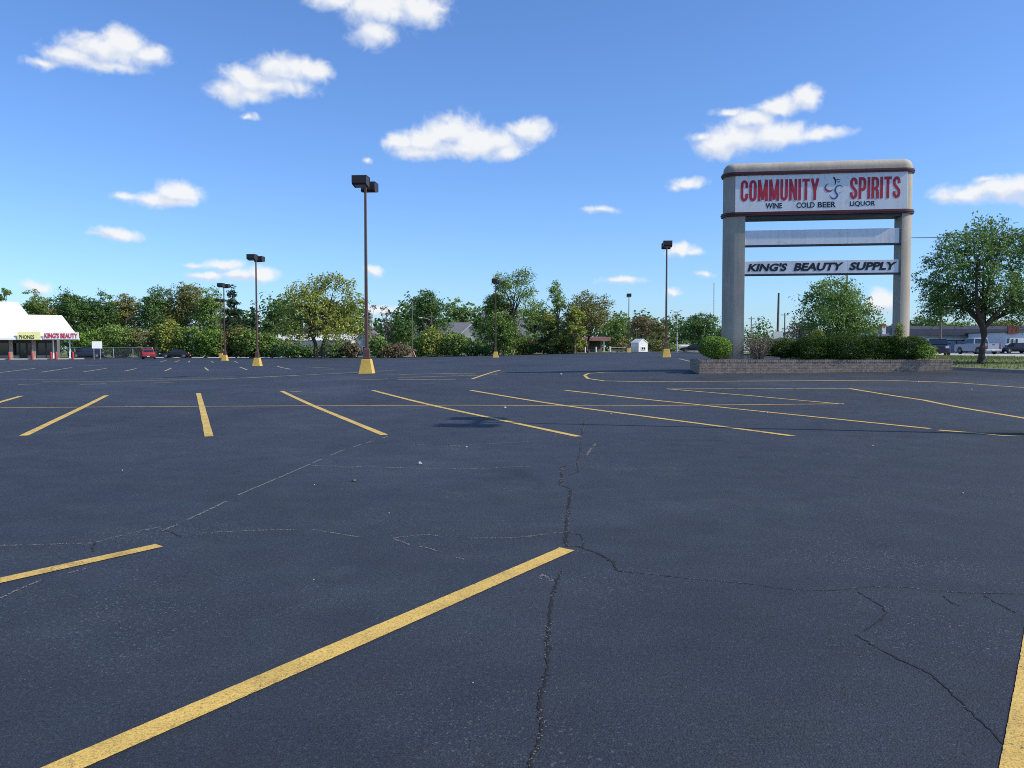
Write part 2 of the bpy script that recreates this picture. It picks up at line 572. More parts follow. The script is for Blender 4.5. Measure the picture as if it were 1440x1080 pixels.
M['lamp_clear'] = simple('headlamp_clear', (0.70, 0.72, 0.74), 0.15, 0.05, 2)
M['lamp_red'] = simple('tail_lamp_red', (0.40, 0.012, 0.012), 0.25, 0.05, 2)
M['plastic'] = simple('dark_plastic', (0.03, 0.03, 0.032), 0.6, 0.2, 3)
M['orange'] = simple('orange_plastic', (0.62, 0.16, 0.03), 0.55, 0.12, 3)
M['litter'] = simple('white_litter', (0.40, 0.40, 0.385), 0.7, 0.15, 30)
M['stone'] = simple('pebble', (0.10, 0.095, 0.09), 0.9, 0.3, 30)
M['leaf_dark'] = foliage('leaf_dark', (0.046, 0.098, 0.030), (0.121, 0.214, 0.055), trans=0.2)
M['leaf_mid'] = foliage('leaf_mid', (0.084, 0.158, 0.038), (0.224, 0.337, 0.078), (0.343, 0.421, 0.105), trans=0.25)
M['leaf_olive'] = foliage('leaf_olive', (0.107, 0.122, 0.041), (0.240, 0.251, 0.077), (0.334, 0.268, 0.101), trans=0.25)
M['leaf_yellow'] = foliage('leaf_yellow', (0.128, 0.172, 0.037), (0.367, 0.419, 0.092), (0.658, 0.583, 0.128), trans=0.3)
M['leaf_grey'] = foliage('leaf_grey', (0.109, 0.109, 0.090), (0.217, 0.209, 0.171), trans=0.2)
M['leaf_fresh'] = foliage('leaf_fresh', (0.068, 0.146, 0.024), (0.206, 0.343, 0.054), (0.373, 0.530, 0.089), trans=0.3)
M['leaf_conifer'] = foliage('leaf_conifer', (0.022, 0.046, 0.025), (0.053, 0.093, 0.043), trans=0.12)
M['leaf_yew'] = foliage('leaf_yew', (0.019, 0.048, 0.010), (0.060, 0.116, 0.021), (0.125, 0.197, 0.037), trans=0.2, spec=0.08)
M['leaf_ash'] = foliage('leaf_ash', (0.081, 0.156, 0.044), (0.195, 0.310, 0.081), (0.298, 0.418, 0.122), trans=0.28)
M['leaf_brown'] = foliage('leaf_brown', (0.109, 0.081, 0.046), (0.232, 0.178, 0.109), (0.295, 0.264, 0.139), trans=0.2)
M['grass_blade'] = foliage('grass_blade', (0.085, 0.125, 0.032), (0.165, 0.205, 0.06), (0.24, 0.235, 0.10), trans=0.25)

def grass_mat():
    m, nt, bs = new_mat('grass_ground')
    tcn = N(nt, 'ShaderNodeTexCoord')
    P = tcn.outputs['Object']
    a = nz(nt, 0.25, 5, 0.6, P)
    b = nz(nt, 7, 5, 0.75, P)
    c = rampn(nt, a.outputs[0], [(0.3, (0.105, 0.145, 0.036)), (0.55, (0.155, 0.185, 0.055)), (0.75, (0.22, 0.21, 0.09))])
    c = mixc(nt, 0.9, c, rampn(nt, b.outputs[0], [(0.3, (0.28, 0.28, 0.28)), (0.7, (0.68, 0.68, 0.64))]), 'OVERLAY')
    nt.links.new(c, bs.inputs['Base Color'])
    bs.inputs['Roughness'].default_value = 0.95
    bp = N(nt, 'ShaderNodeBump')
    bp.inputs['Distance'].default_value = 0.05
    nt.links.new(b.outputs[0], bp.inputs['Height'])
    nt.links.new(bp.outputs[0], bs.inputs['Normal'])
    return m
M['grass'] = grass_mat()

# ------------------------------------------------------------------ ground and paving
def sheet(name, xs, ys, zoff, mat, parent=None, kind='structure'):
    vs, fs = [], []
    nx, ny = len(xs), len(ys)
    for y in ys:
        for x in xs:
            vs.append((x, y, zf(x, y) + zoff))
    for j in range(ny - 1):
        for i in range(nx - 1):
            a = j * nx + i
            fs.append((a, a + 1, a + nx + 1, a + nx))
    me = bpy.data.meshes.new(name)
    me.from_pydata(vs, [], fs)
    me.polygons.foreach_set('use_smooth', [True] * len(fs))
    me.update()
    o = link(name, me, mat, parent)
    if kind:
        o['kind'] = kind
    return o

def frange(a, b, s):
    n = max(1, int(round((b - a) / s)))
    return [a + (b - a) * i / n for i in range(n + 1)]

LOT_FAR = 138.0
far_x = [-2500, -900, -350] + frange(-160, 160, 8) + [350, 900, 2500]
far_y = [-600, -100] + frange(-24, 60, 4) + frange(70, 300, 10) + [400, 700, 1400, 4000]
sheet('ground', far_x, far_y, -0.10, M['grass'])
lot = sheet('parking_lot', frange(-130, 34, 1.0), frange(-14, LOT_FAR, 1.0), 0.0, M['asphalt'])
sheet('street', frange(33.6, 57, 2.6), frange(-90, 420, 3), 0.012, M['road'])
sheet('far_parking_lot', frange(62, 150, 4), frange(60, 124, 4), -0.02, M['asphalt'])
sheet('side_street', frange(-130, 33.2, 4), frange(150, 157, 3.5), 0.0, M['road'])

def strip_mesh(pts, width, zoff, step=0.5, wfun=None, jitter=0.0, rnd=None):
    """a flat band following the ground along a polyline of ground points"""
    P = [Vector((p[0], p[1])) for p in pts]
    dense = []
    for a, b in zip(P[:-1], P[1:]):
        n = max(1, int((b - a).length / step))
        for i in range(n):
            dense.append(a.lerp(b, i / n))
    dense.append(P[-1])
    if jitter and rnd:
        for i in range(1, len(dense) - 1):
            t = (dense[i + 1] - dense[i - 1])
            if t.length > 1e-6:
                t.normalize()
                dense[i] = dense[i] + Vector((-t.y, t.x)) * rnd.gauss(0, jitter)
    vs, fs = [], []
    for i, p in enumerate(dense):
        t = dense[min(i + 1, len(dense) - 1)] - dense[max(i - 1, 0)]
        t = t.normalized() if t.length > 1e-6 else Vector((1, 0))
        nrm = Vector((-t.y, t.x))
        w = width * (wfun(i) if wfun else 1.0) * 0.5
        for s in (-1, 1):
            q = p + nrm * w * s
            vs.append((q.x, q.y, zf(q.x, q.y) + zoff))
    for i in range(len(dense) - 1):
        fs.append((2 * i, 2 * i + 1, 2 * i + 3, 2 * i + 2))
    return vs, fs

def flat_obj(name, vs, fs, mat, parent):
    me = bpy.data.meshes.new(name)
    me.from_pydata(vs, [], fs)
    me.update()
    bm = bmesh.new(); bm.from_mesh(me)
    for f in bm.faces:
        f.normal_update()
        if f.normal.z < 0:
            f.normal_flip()
    bm.to_mesh(me); bm.free()
    return link(name, me, mat, parent)

def paint(pix, width=0.115, mat='yellow_line', ground=None):
    pts = ground if ground else [gp(*p) for p in pix]
    rnd = random.Random(int(pts[0][0] * 1000))
    near = min(math.hypot(*p) for p in pts)
    st = 0.02 if near < 8 else (0.08 if near < 25 else 0.35)
    am = 0.010 if near < 25 else 0.03
    vs, fs = strip_mesh(pts, width, 0.005, st, wfun=lambda i: 1 + rnd.uniform(-am, am) + 0.03 * math.sin(i * st * 2.1) + (rnd.uniform(-.06, 0) if rnd.random() < .03 else 0), jitter=0.0006 if near < 25 else 0.003, rnd=rnd)
    # square ends are never quite square
    vs[0] = (vs[0][0] + rnd.uniform(-.02, .02), vs[0][1] + rnd.uniform(-.02, .02), vs[0][2]); vs[-1] = (vs[-1][0] + rnd.uniform(-.02, .02), vs[-1][1] + rnd.uniform(-.02, .02), vs[-1][2])
    return flat_obj('parking_line', vs, fs, M[mat], lot)

# rows near the camera
a, b = gp(95, 1078), gp(797, 773)
d_ = Vector(b) - Vector(a)
paint(None, 0.135, ground=[tuple(Vector(a) - d_ * 0.55), a, b])
a, b = gp(0, 817), gp(222, 768)
d_ = Vector(b) - Vector(a)
paint(None, 0.125, ground=[tuple(Vector(a) - d_ * 3.2), a, b])
a, b = gp(1405, 1080), gp(1440, 890)
d_ = (Vector(b) - Vector(a)).normalized()
nn = Vector((d_.y, -d_.x)) * 0.068
paint(None, 0.135, ground=[tuple(Vector(a) + nn - d_ * 1.4), tuple(Vector(b) + nn + d_ * 2.0)])
for pl in ([(-40, 577), (30, 557)], [(33, 613), (150, 556)], [(294, 614), (284, 572), (279, 553)], [(541, 612), (396, 550)],
           [(813, 614), (524, 549)], [(1113, 613), (662, 549)], [(1308, 603), (980, 569), (795, 549)], [(1320, 605), (1415, 613), (1560, 614)]):
    paint(pl, 0.14)
paint([(0, 573.5), (300, 571.5), (640, 570), (860, 571), (1187, 568)], 0.10)
paint([(938, 547), (1060, 557), (1187, 568.4)], 0.11)
paint([(938, 547), (1195, 546.5)], 0.09, 'faded_line')
paint([(1195, 546.5), (1300, 563), (1445, 589), (1600, 614)], 0.14)
paint([(960, 522), (850, 523.7), (828, 525.2), (822, 528), (827, 532.5), (850, 535.7), (900, 536.8), (1100, 535.8), (1240, 534.8), (1340, 538), (1470, 547.5)], 0.12)
paint([(664, 533), (704, 520.5)], 0.12)
# faded rows towards the shops
for pl in ([(150, 536), (352, 531.5), (557, 520.8)], [(60, 537), (300, 533.5), (420, 528)], [(350, 531), (506, 524)], [(0, 534.5), (150, 533), (330, 530)],
           [(505, 534.5), (545, 533)], [(540, 527.5), (640, 525)], [(560, 534), (640, 533.5)], [(560, 531), (700, 527)], [(620, 526), (668, 525)],
           [(0, 524), (50, 518)], [(58, 523.5), (101, 517)], [(117, 523), (150, 518)], [(175, 522), (192, 518.3)], [(232, 521.7), (241, 517.6)],
           [(288, 517), (293, 521)], [(337, 516), (347, 520)], [(390, 515), (409, 519.4)], [(108, 515), (150, 513)], [(25, 541), (56, 540)],
           [(112, 541), (150, 539.6)], [(210, 539), (245, 537.6)], [(408, 551), (424, 550.4)], [(225, 509), (234, 506.6)], [(246, 509), (252, 507)],
           [(265, 509.5), (267, 507.5)], [(297, 508), (300, 509.8)], [(330, 508), (334, 510)], [(430, 516), (470, 518)], [(955, 504.5), (972, 508.6)]):
    paint(pl, 0.12, 'faded_line')

# cracks: a dark irregular gap with crumbled pale edges
def crack(pix, w0=0.014, dark=True, seed=1, pale=0.5, ext=None):
    rnd = random.Random(seed)
    pts = [gp(*p) for p in pix]
    if dark:
        wf = [abs(rnd.gauss(0.75, 0.38)) + 0.12 for _ in range(4000)]
        vs, fs = strip_mesh(pts, w0, 0.0025, 0.02 if pts[0][1] < 12 else 0.06, wfun=lambda i: wf[i], jitter=w0 * 0.38, rnd=rnd)
        flat_obj('crack', vs, fs, M['crack'], lot)
    # crumbs along the edge: small angular stones
    P = [Vector(p) for p in pts]
    mb = MB()
    for a, b in zip(P[:-1], P[1:]):
        L = (b - a).length
        dist = (a + b).length * 0.5
        n = int(L * pale * (70 if dark else 150))
        t = (b - a).normalized()
        nrm = Vector((-t.y, t.x))
        burst = rnd.random()
        for k in range(n):
            u = rnd.random()
            if math.sin(u * L * 9 + burst * 20) + math.sin(u * L * 3.7 + burst * 50) < (-0.1 if dark else -0.6):
                continue
            c = a.lerp(b, u) + nrm * rnd.gauss(0, w0 * (0.7 if dark else 0.45))
            s = rnd.uniform(0.35, 1.0) * (0.0045 if dark else 0.0055) * (1 + dist * 0.05)
            z = zf(c.x, c.y) + 0.0025
            an = rnd.uniform(0, 6.28)
            q = [(c.x + math.cos(an + j * 1.57) * s * rnd.uniform(.6, 1.5), c.y + math.sin(an + j * 1.57) * s * rnd.uniform(.6, 1.4), z) for j in range(4)]
            top = (c.x, c.y, z + s * 0.55)
            mb.add(q + [top], [(0, 1, 4), (1, 2, 4), (2, 3, 4), (3, 0, 4)])
    if mb.v:
        o = mb.build('crack_crumbs', M['crumb'], lot)
        o['kind'] = 'stuff'

crack([(822, 570), (820, 600), (817, 615), (815, 640), (811, 652)], 0.02, seed=3, pale=0.5)
crack([(811, 652), (789, 657), (790, 672), (786, 681), (803, 688), (800, 708), (797, 735), (795, 765), (799, 769)], 0.021, seed=4, pale=0.8)
crack([(811, 652), (813, 664), (796, 670)], 0.009, seed=5, pale=0.3)
crack([(790, 803), (782, 820), (777, 840), (772, 870), (770, 905), (768, 950), (758, 988), (763, 1012), (758, 1042), (744, 1085), (738, 1140)], 0.016, seed=6, pale=1.0)
crack([(797, 748), (815, 752), (822, 762), (818, 769), (798, 768)], 0.009, seed=7, pale=0.3)
crack([(814, 769), (842, 779), (862, 790), (868, 803)], 0.018, seed=8, pale=0.4)
crack([(868, 803), (890, 805)], 0.01, seed=9, pale=0.8)
crack([(890, 805), (960, 813), (1040, 820), (1110, 829), (1165, 831), (1230, 825), (1272, 826), (1340, 833), (1445, 836)], 0.007, seed=10, pale=0.9)
crack([(1206, 832), (1222, 842), (1240, 852), (1247, 862), (1238, 872), (1215, 888)], 0.008, seed=11, pale=0.1)
crack([(1202, 892), (1232, 910), (1262, 926), (1310, 949), (1348, 984), (1366, 1002), (1386, 1020), (1412, 1048), (1440, 1082), (1470, 1130)], 0.0085, seed=12, pale=0.12)
crack([(1326, 838), (1338, 848), (1352, 853)], 0.008, seed=13, pale=0.1)
crack([(1384, 838), (1405, 850), (1428, 862)], 0.009, seed=14, pale=0.1)
crack([(228, 747), (262, 732), (300, 714), (340, 694), (390, 673), (440, 651), (480, 634), (505, 626), (545, 614)], 0.012, False, seed=15, pale=1.5)
crack([(228, 745), (240, 748), (254, 755)], 0.012, seed=16, pale=0.4)
crack([(-20, 768), (60, 766), (130, 764), (180, 751), (226, 741)], 0.012, False, seed=17, pale=0.8)
crack([(134, 764), (130, 770), (131, 776)], 0.012, seed=18, pale=0.2)
crack([(280, 750), (340, 747), (400, 745), (440, 745), (500, 755), (550, 757), (600, 752), (650, 757), (720, 757), (798, 748)], 0.011, False, seed=19, pale=1.1)
crack([(553, 758), (575, 766), (602, 771), (640, 784), (665, 790)], 0.008, False, seed=20, pale=1.6)
crack([(440, 655), (520, 657), (600, 659), (680, 659), (745, 656)], 0.016, False, seed=21, pale=0.8)
crack([(580, 625), (640, 627), (745, 621)], 0.014, False, seed=22, pale=0.7)
crack([(0, 842), (22, 831), (60, 815), (120, 800)], 0.008, False, seed=23, pale=1.2)
crack([(760, 815), (762, 808), (778, 818)], 0.014, False, seed=24, pale=1.8)
crack([(825, 640), (832, 630), (838, 624)], 0.018, False, seed=25, pale=1.4)
crack([(740, 756), (760, 752), (795, 748)], 0.01, False, seed=26, pale=1.2)

# raised grass island on the right, with its kerb
K0, K1 = gp(1338, 519.5), gp(1442, 524.5)
kd = (Vector(K1) - Vector(K0)).normalized()
K2 = Vector(K1) + kd * 22
isl = [(K0[0] - 0.3, K0[1] + 0.1), tuple(K1), tuple(K2), (33.4, 44), (33.4, 130), (27, 130), (22.5, 80), (19.0, 40)]
def island():
    # inside test on a fine grid keeps the turf on the slope
    ring = isl
    def inside(x, y):
        c = False
        j = len(ring) - 1
        for i in range(len(ring)):
            xi, yi = ring[i]; xj, yj = ring[j]
            if (yi > y) != (yj > y) and x < (xj - xi) * (y - yi) / (yj - yi) + xi:
                c = not c
            j = i
        return c
    bm = bmesh.new()
    vs = [bm.verts.new((x, y, 0)) for x, y in ring]
    bm.faces.new(vs)
    for ax, lo, hi, st in ((0, 17, 60, 1.5), (1, 24, 131, 1.5)):
        p = lo
        while p < hi:
            co = (p, 0, 0) if ax == 0 else (0, p, 0)
            no = (1, 0, 0) if ax == 0 else (0, 1, 0)
            bmesh.ops.bisect_plane(bm, geom=bm.verts[:] + bm.edges[:] + bm.faces[:], plane_co=co, plane_no=no)
            p += st
    for v in bm.verts:
        v.co.z = zf(v.co.x, v.co.y) + 0.10
    for f in bm.faces:
        f.normal_update()
        if f.normal.z < 0:
            f.normal_flip()
        f.smooth = True
    me = bpy.data.meshes.new('grass_verge')
    bm.to_mesh(me); bm.free()
    o = link('grass_verge', me, M['grass'])
    o['kind'] = 'structure'
    # blades
    rng = np.random.default_rng(5)
    n = 60000
    xs = rng.uniform(17, 44, n)
    ys = 28 + (rng.random(n) ** 1.7) * 50
    keep = np.array([inside(a, b) for a, b in zip(xs, ys)])
    xs, ys = xs[keep], ys[keep]
    zs = np.array([zf(a, b) + 0.10 for a, b in zip(xs, ys)])
    n = len(xs)
    h = rng.uniform(0.04, 0.12, n)
    an = rng.uniform(0, 6.283, n)
    w = rng.uniform(0.008, 0.02, n)
    lx, ly = rng.normal(0, 0.03, n), rng.normal(0, 0.03, n)
    V = np.empty((n, 3, 3))
    V[:, 0] = np.stack([xs - np.cos(an) * w, ys - np.sin(an) * w, zs - 0.01], 1)
    V[:, 1] = np.stack([xs + np.cos(an) * w, ys + np.sin(an) * w, zs - 0.01], 1)
    V[:, 2] = np.stack([xs + lx, ys + ly, zs + h], 1)
    me = raw_mesh('grass_blades', V.reshape(-1, 3), 3)
    o = link('grass_blades', me, M['grass_blade'])
    o['kind'] = 'stuff'
    o['label'] = 'short rough grass blades on the verge round the street tree'
    o['category'] = 'grass'

def raw_mesh(name, V, k):
    """mesh of separate k-cornered faces straight from an array"""
    n = len(V) // k
    me = bpy.data.meshes.new(name)
    me.vertices.add(len(V))
    me.vertices.foreach_set('co', np.asarray(V, dtype=np.float32).ravel())
    me.loops.add(len(V))
    me.loops.foreach_set('vertex_index', np.arange(len(V), dtype=np.int32))
    me.polygons.add(n)
    me.polygons.foreach_set('loop_start', np.arange(0, len(V), k, dtype=np.int32))
    me.update(calc_edges=True)
    me.validate()
    return me
island()

def kerb(pts, name='kerb', w=0.16, h=0.13, mat='kerb', step=1.0):
    P = [Vector(p) for p in pts]
    dense = []
    for a, b in zip(P[:-1], P[1:]):
        n = max(1, int((b - a).length / step))
        dense += [a.lerp(b, i / n) for i in range(n)]
    dense.append(P[-1])
    rings = []
    for i, p in enumerate(dense):
        t = (dense[min(i + 1, len(dense) - 1)] - dense[max(i - 1, 0)]).normalized()
        nr = Vector((-t.y, t.x))
        z = zf(p.x, p.y)
        l, r = p + nr * w / 2, p - nr * w / 2
        rings.append([(l.x, l.y, z - 0.05), (r.x, r.y, z - 0.05), (r.x, r.y, z + h - .02), (r.x - nr.x * -.02, r.y - nr.y * -.02, z + h), (l.x - nr.x * .02, l.y - nr.y * .02, z + h), (l.x, l.y, z + h - .02)])
    mb = MB().loft(rings)
    o = mb.build(name, M[mat])
    o['kind'] = 'structure'
    return o
kerb([isl[0], isl[1], isl[2]])
kerb([(33.5, 60), (33.5, 330)])
kerb([(57.15, -40), (57.15, 330)])
# grass edge behind the lot
sheet('rear_verge', frange(-40, 33, 2), frange(LOT_FAR - 0.5, 150, 2), 0.05, M['grass'])

# ------------------------------------------------------------------ text and strokes
def text_polys(s, bold=0.0):
    cu = bpy.data.curves.new('lettering', 'FONT')
    cu.body = s
    cu.offset = bold
    cu.resolution_u = 3
    o = bpy.data.objects.new('lettering', cu)
    COL.objects.link(o)
    bpy.context.view_layer.update()
    me = bpy.data.meshes.new_from_object(o.evaluated_get(bpy.context.evaluated_depsgraph_get()))
    vs = [tuple(v.co) for v in me.vertices]
    fs = [tuple(p.vertices) for p in me.polygons]
    bpy.data.objects.remove(o)
    bpy.data.curves.remove(cu)
    bpy.data.meshes.remove(me)
    return vs, fs

def put_text(name, s, x0, x1, z0, z1, y, mat, parent, bold=0.0, shear=0.0, thick=0.004):
    """lettering fitted into a rectangle of the local XZ plane, facing -Y"""
    vs, fs = text_polys(s, bold)
    ax, bx = min(v[0] for v in vs), max(v[0] for v in vs)
    az_, bz = min(v[1] for v in vs), max(v[1] for v in vs)
    out = []
    sh = shear * (z1 - z0)
    for v in vs:
        t = (v[1] - az_) / (bz - az_)
        u = (v[0] - ax) / (bx - ax)
        out.append((x0 + u * (x1 - x0 - sh) + t * sh, y, z0 + t * (z1 - z0)))
    me = bpy.data.meshes.new(name)
    me.from_pydata(out, [], fs)
    me.update()
    bm = bmesh.new(); bm.from_mesh(me)
    if thick:
        r = bmesh.ops.extrude_face_region(bm, geom=bm.faces[:])
        for g in r['geom']:
            if isinstance(g, bmesh.types.BMVert):
                g.co.y -= thick
    bmesh.ops.recalc_face_normals(bm, faces=bm.faces)
    bm.to_mesh(me); bm.free()
    return link(name, me, mat, parent)

def arc(cx, cy, rx, ry, a0, a1, n=8):
    return [(cx + rx * math.cos(R(a0 + (a1 - a0) * i / n)), cy + ry * math.sin(R(a0 + (a1 - a0) * i / n))) for i in range(n + 1)]

def stroke(pts, w, w2=None):
    """2-D polyline to quads"""
    P, keep = [], []
    for i, p in enumerate(pts):
        v = Vector(p)
        if not P or (v - P[-1]).length > 1e-6:
            P.append(v); keep.append(i)
    if isinstance(w2, list):
        w2 = [w2[i] for i in keep]
    vs = []
    for i, p in enumerate(P):
        t0 = (P[i] - P[i - 1]).normalized() if i > 0 else None
        t1 = (P[i + 1] - P[i]).normalized() if i < len(P) - 1 else None
        if t0 is None: t0 = t1
        if t1 is None: t1 = t0
        t = (t0 + t1)
        t = t.normalized() if t.length > 1e-4 else t0
        nr = Vector((-t.y, t.x))
        k = 1 / max(0.5, nr.dot(Vector((-t0.y, t0.x))))
        ww = w if w2 is None else (w2[i] if isinstance(w2, list) else w)
        vs += [p + nr * ww * .5 * k, p - nr * ww * .5 * k]
    fs = [(2 * i, 2 * i + 1, 2 * i + 3, 2 * i + 2) for i in range(len(P) - 1)]
    return vs, fs

def heavy_letters(word):
    """tall condensed heavy capitals, height 1: list of (vertices, faces) and total width"""
    w = 0.136
    h = w / 2
    out = []
    x = 0.0
    for ch in word:
        W = {'M': 0.50, 'N': 0.40, 'I': 0.136, 'T': 0.36, 'Y': 0.40}.get(ch, 0.37)
        L = []
        l, r = h, W - h
        rr = (r - l) / 2
        cx = (l + r) / 2
        ry = 0.17
        if ch == 'C':
            L.append([(r, .63), (r, 1 - h - ry)] + arc(cx, 1 - h - ry, rr, ry, 0, 180) + [(l, h + ry)] + arc(cx, h + ry, rr, ry, 180, 360) + [(r, .37)])
        elif ch == 'O':
            L.append([(r, .5), (r, 1 - h - ry)] + arc(cx, 1 - h - ry, rr, ry, 0, 180) + [(l, h + ry)] + arc(cx, h + ry, rr, ry, 180, 360) + [(r, .5)])
        elif ch == 'U':
            L.append([(l, 1), (l, h + ry)] + arc(cx, h + ry, rr, ry, 180, 360) + [(r, 1)])
        elif ch == 'M':
            L += [[(l, 0), (l, 1)], [(r, 0), (r, 1)], [(l + .005, 1), (cx, .06)], [(r - .005, 1), (cx, .06)]]
        elif ch == 'N':
            L += [[(l, 0), (l, 1)], [(r, 0), (r, 1)], [(l, .97), (r, .03)]]
        elif ch == 'I':
            L.append([(h, 0), (h, 1)])
        elif ch == 'T':
            L += [[(0, 1 - h), (W, 1 - h)], [(cx, 0), (cx, 1 - h)]]
        elif ch == 'Y':
            L += [[(h * .8, 1), (cx, .42)], [(W - h * .8, 1), (cx, .42)], [(cx, 0), (cx, .46)]]
        elif ch == 'P':
            L += [[(l, 0), (l, 1)], [(l, 1 - h), (cx, 1 - h)] + arc(cx, 1 - h - .15, rr, .15, 90, 0) + [(r, .58)] + arc(cx, .43 + .15, rr, .15, 0, -90) + [(l, .43)]]
        elif ch == 'R':
            L += [[(l, 0), (l, 1)], [(l, 1 - h), (cx, 1 - h)] + arc(cx, 1 - h - .14, rr, .14, 90, 0) + [(r, .62)] + arc(cx, .48 + .14, rr, .14, 0, -90) + [(l, .48)],
                  [(cx, .48), (r - .02, .38), (r, .25), (r, 0)]]
        elif ch == 'S':
            L.append([(r, .68), (r, 1 - h - ry)] + arc(cx, 1 - h - ry, rr, ry, 0, 180) + [(l, .72), (l + .02, .62), (cx, .5), (r - .02, .38), (r, .28), (r, h + ry)] + arc(cx, h + ry, rr, ry, 360, 180) + [(l, .32)])
        for k, p in enumerate(L):
            v, f = stroke(p, w)
            out.append(([(q.x + x, q.y, k * 0.0015) for q in v], f))
        x += W + 0.055
    return out, x - 0.055

def put_heavy(name, word, x0, x1, z0, z1, y, mat, parent):
    parts, W = heavy_letters(word)
    mb = MB()
    for v, f in parts:
        mb.add([(x0 + a / W * (x1 - x0), y - 0.004 - c, z0 + b * (z1 - z0)) for a, b, c in v], f)
    me = mb.mesh(name)
    bm = bmesh.new(); bm.from_mesh(me)
    for fc in bm.faces:
        fc.normal_update()
        if fc.normal.y > 0:
            fc.normal_flip()
    bm.to_mesh(me); bm.free()
    return link(name, me, mat, parent)

# ------------------------------------------------------------------ the pylon sign
SA = R(7.5)
S_D = 34.6
S_C = Vector((xa(1155, S_D), S_D))
ca, sa = math.cos(SA), math.sin(SA)
def SP(px, py):
    """pixel to (u, z) on the front plane of the sign"""
    v = pix_dir(px, py)
    t = v.x / v.y
    # S_C + u*(ca,-sa) ; x = t*y
    u = (t * S_C.y - S_C.x) / (ca + t * sa)
    d = S_C.y - u * sa
    return u, EYE + v.z / v.y * d
sign = empty('pylon_sign', (S_C.x, S_C.y, 0.0), -SA)
tag(sign, 'tall pylon sign with two rounded tan pillars and white panels, standing in the brick planter', 'sign')
uL, uR = SP(1018.5, 300)[0], SP(1287, 300)[0]
SDEP = 0.95
def stadium(u0, u1, y0, y1, r, rl=True, rr=True, n=7, off=0.0):
    u0, u1, y0, y1, r = u0 - off, u1 + off, y0 - off, y1 + off, r + off
    pts = []
    def c(cx, cy, a0, a1, on, sq):
        if on:
            for i in range(n + 1):
                a = R(a0 + (a1 - a0) * i / n)
                pts.append((cx + r * math.cos(a), cy + r * math.sin(a)))
        else:
            pts.append(sq)
    c(u0 + r, y0 + r, 180, 270, rl, (u0, y0))
    c(u1 - r, y0 + r, 270, 360, rr, (u1, y0))
    c(u1 - r, y1 - r, 0, 90, rr, (u1, y1))
    c(u0 + r, y1 - r, 90, 180, rl, (u0, y1))
    return pts
def prism(mb, pts, z0, z1, smooth=False):
    mb.loft([[(x, y, z0) for x, y in pts], [(x, y, z1) for x, y in pts]], smooth=smooth)
def smooth_angle(o, deg=40):
    bm = bmesh.new(); bm.from_mesh(o.data)
    bmesh.ops.remove_doubles(bm, verts=bm.verts[:], dist=1e-5)
    for e in bm.edges:
        if len(e.link_faces) == 2 and e.calc_face_angle(0) > R(deg):
            e.smooth = False
    for f in bm.faces:
        f.smooth = True
    bm.to_mesh(o.data); bm.free()
RR = 0.46
zt = [SP(1155, y)[1] for y in (224.5, 239.2, 244.2, 296.3, 301.6, 305.6)]
capT, bandT, bandB, lowT, lowB, sof = zt
pil_in_l = SP(1047, 400)[0]
pil_in_r = SP(1266.5, 400)[0]
GZ = zf(S_C.x, S_C.y)
for a, b, l, r in ((uL, pil_in_l, True, False), (pil_in_r, uR, False, True)):
    mb = MB()
    prism(mb, stadium(a, b, 0, SDEP, RR, l, r), 0.2, lowB - 0.01)
    o = mb.build('pillar', M['stucco'], sign)
    smooth_angle(o)
mb = MB(); prism(mb, stadium(uL, uR, 0, SDEP, RR), lowB + 0.002, bandB + 0.05)
o = mb.build('header_box', M['stucco'], sign); smooth_angle(o)
mb = MB(); mb.box(pil_in_l + .002, pil_in_r - .002, 0.06, SDEP - 0.06, sof, lowB)
mb.build('soffit', M['sign_back'], sign)
for z0, z1 in ((bandB, bandT), (lowB, lowT)):
    mb = MB(); prism(mb, stadium(uL, uR, 0, SDEP, RR, off=0.075), z0, z1)
    o = mb.build('maroon_band', M['maroon'], sign); smooth_angle(o)
    mb = MB(); prism(mb, stadium(uL, uR, 0, SDEP, RR, off=0.10), z0 + (z1 - z0) * .4, z0 + (z1 - z0) * .6)
    o2 = mb.build('band_rib', M['maroon'], o); smooth_angle(o2)
mb = MB()
rings = []
H = capT - bandT
for i in range(8):
    a = R(90 * i / 7)
    off = -0.34 * (1 - math.cos(a))
    rr_ = max(0.06, RR + off)
    pts = stadium(uL - off, uR + off, 0 - off, SDEP + off, rr_)
    rings.append([(x, y, bandT + 0.001 + H * (0.25 + 0.75 * math.sin(a)) if i else bandT + 0.001 + H * 0.25) for x, y in pts])
rings.insert(0, [(x, y, bandT + 0.001) for x, y in stadium(uL, uR, 0, SDEP, RR)])
mb.loft(rings)
o = mb.build('rounded_cap', M['stucco'], sign); smooth_angle(o, 50)

def face_panel(name, px0, px1, z0, z1, y, th, seams, lab=None):
    u0, u1 = SP(px0, 300)[0], SP(px1, 300)[0]
    edges = [u0] + [SP(p, 300)[0] for p in seams] + [u1]
    for i in range(len(edges) - 1):
        mb = MB(); mb.box(edges[i] + .002, edges[i + 1] - .002, y, y + th, z0, z1, 0.006)
        o = mb.build(name, M['sign_white'], sign)
        if lab: o['label'] = lab
    return u0, u1
p1z0, p1z1 = lowT + 0.002, bandB - 0.002
face_panel('header_panel', 1033.5, 1275.5, p1z0, p1z1, -0.022, 0.02, [1158])
def R1(f):                       # height on the header panel, 0 at its top edge
    return p1z1 + (p1z0 - p1z1) * f
yF = -0.0235
put_heavy('red_lettering', 'COMMUNITY', SP(1041.5, 265)[0], SP(1151.5, 265)[0], R1(.71), R1(.125), yF, M['red_print'], sign)
put_heavy('red_lettering', 'SPIRITS', SP(1195, 265)[0], SP(1266, 265)[0], R1(.71), R1(.125), yF, M['red_print'], sign)
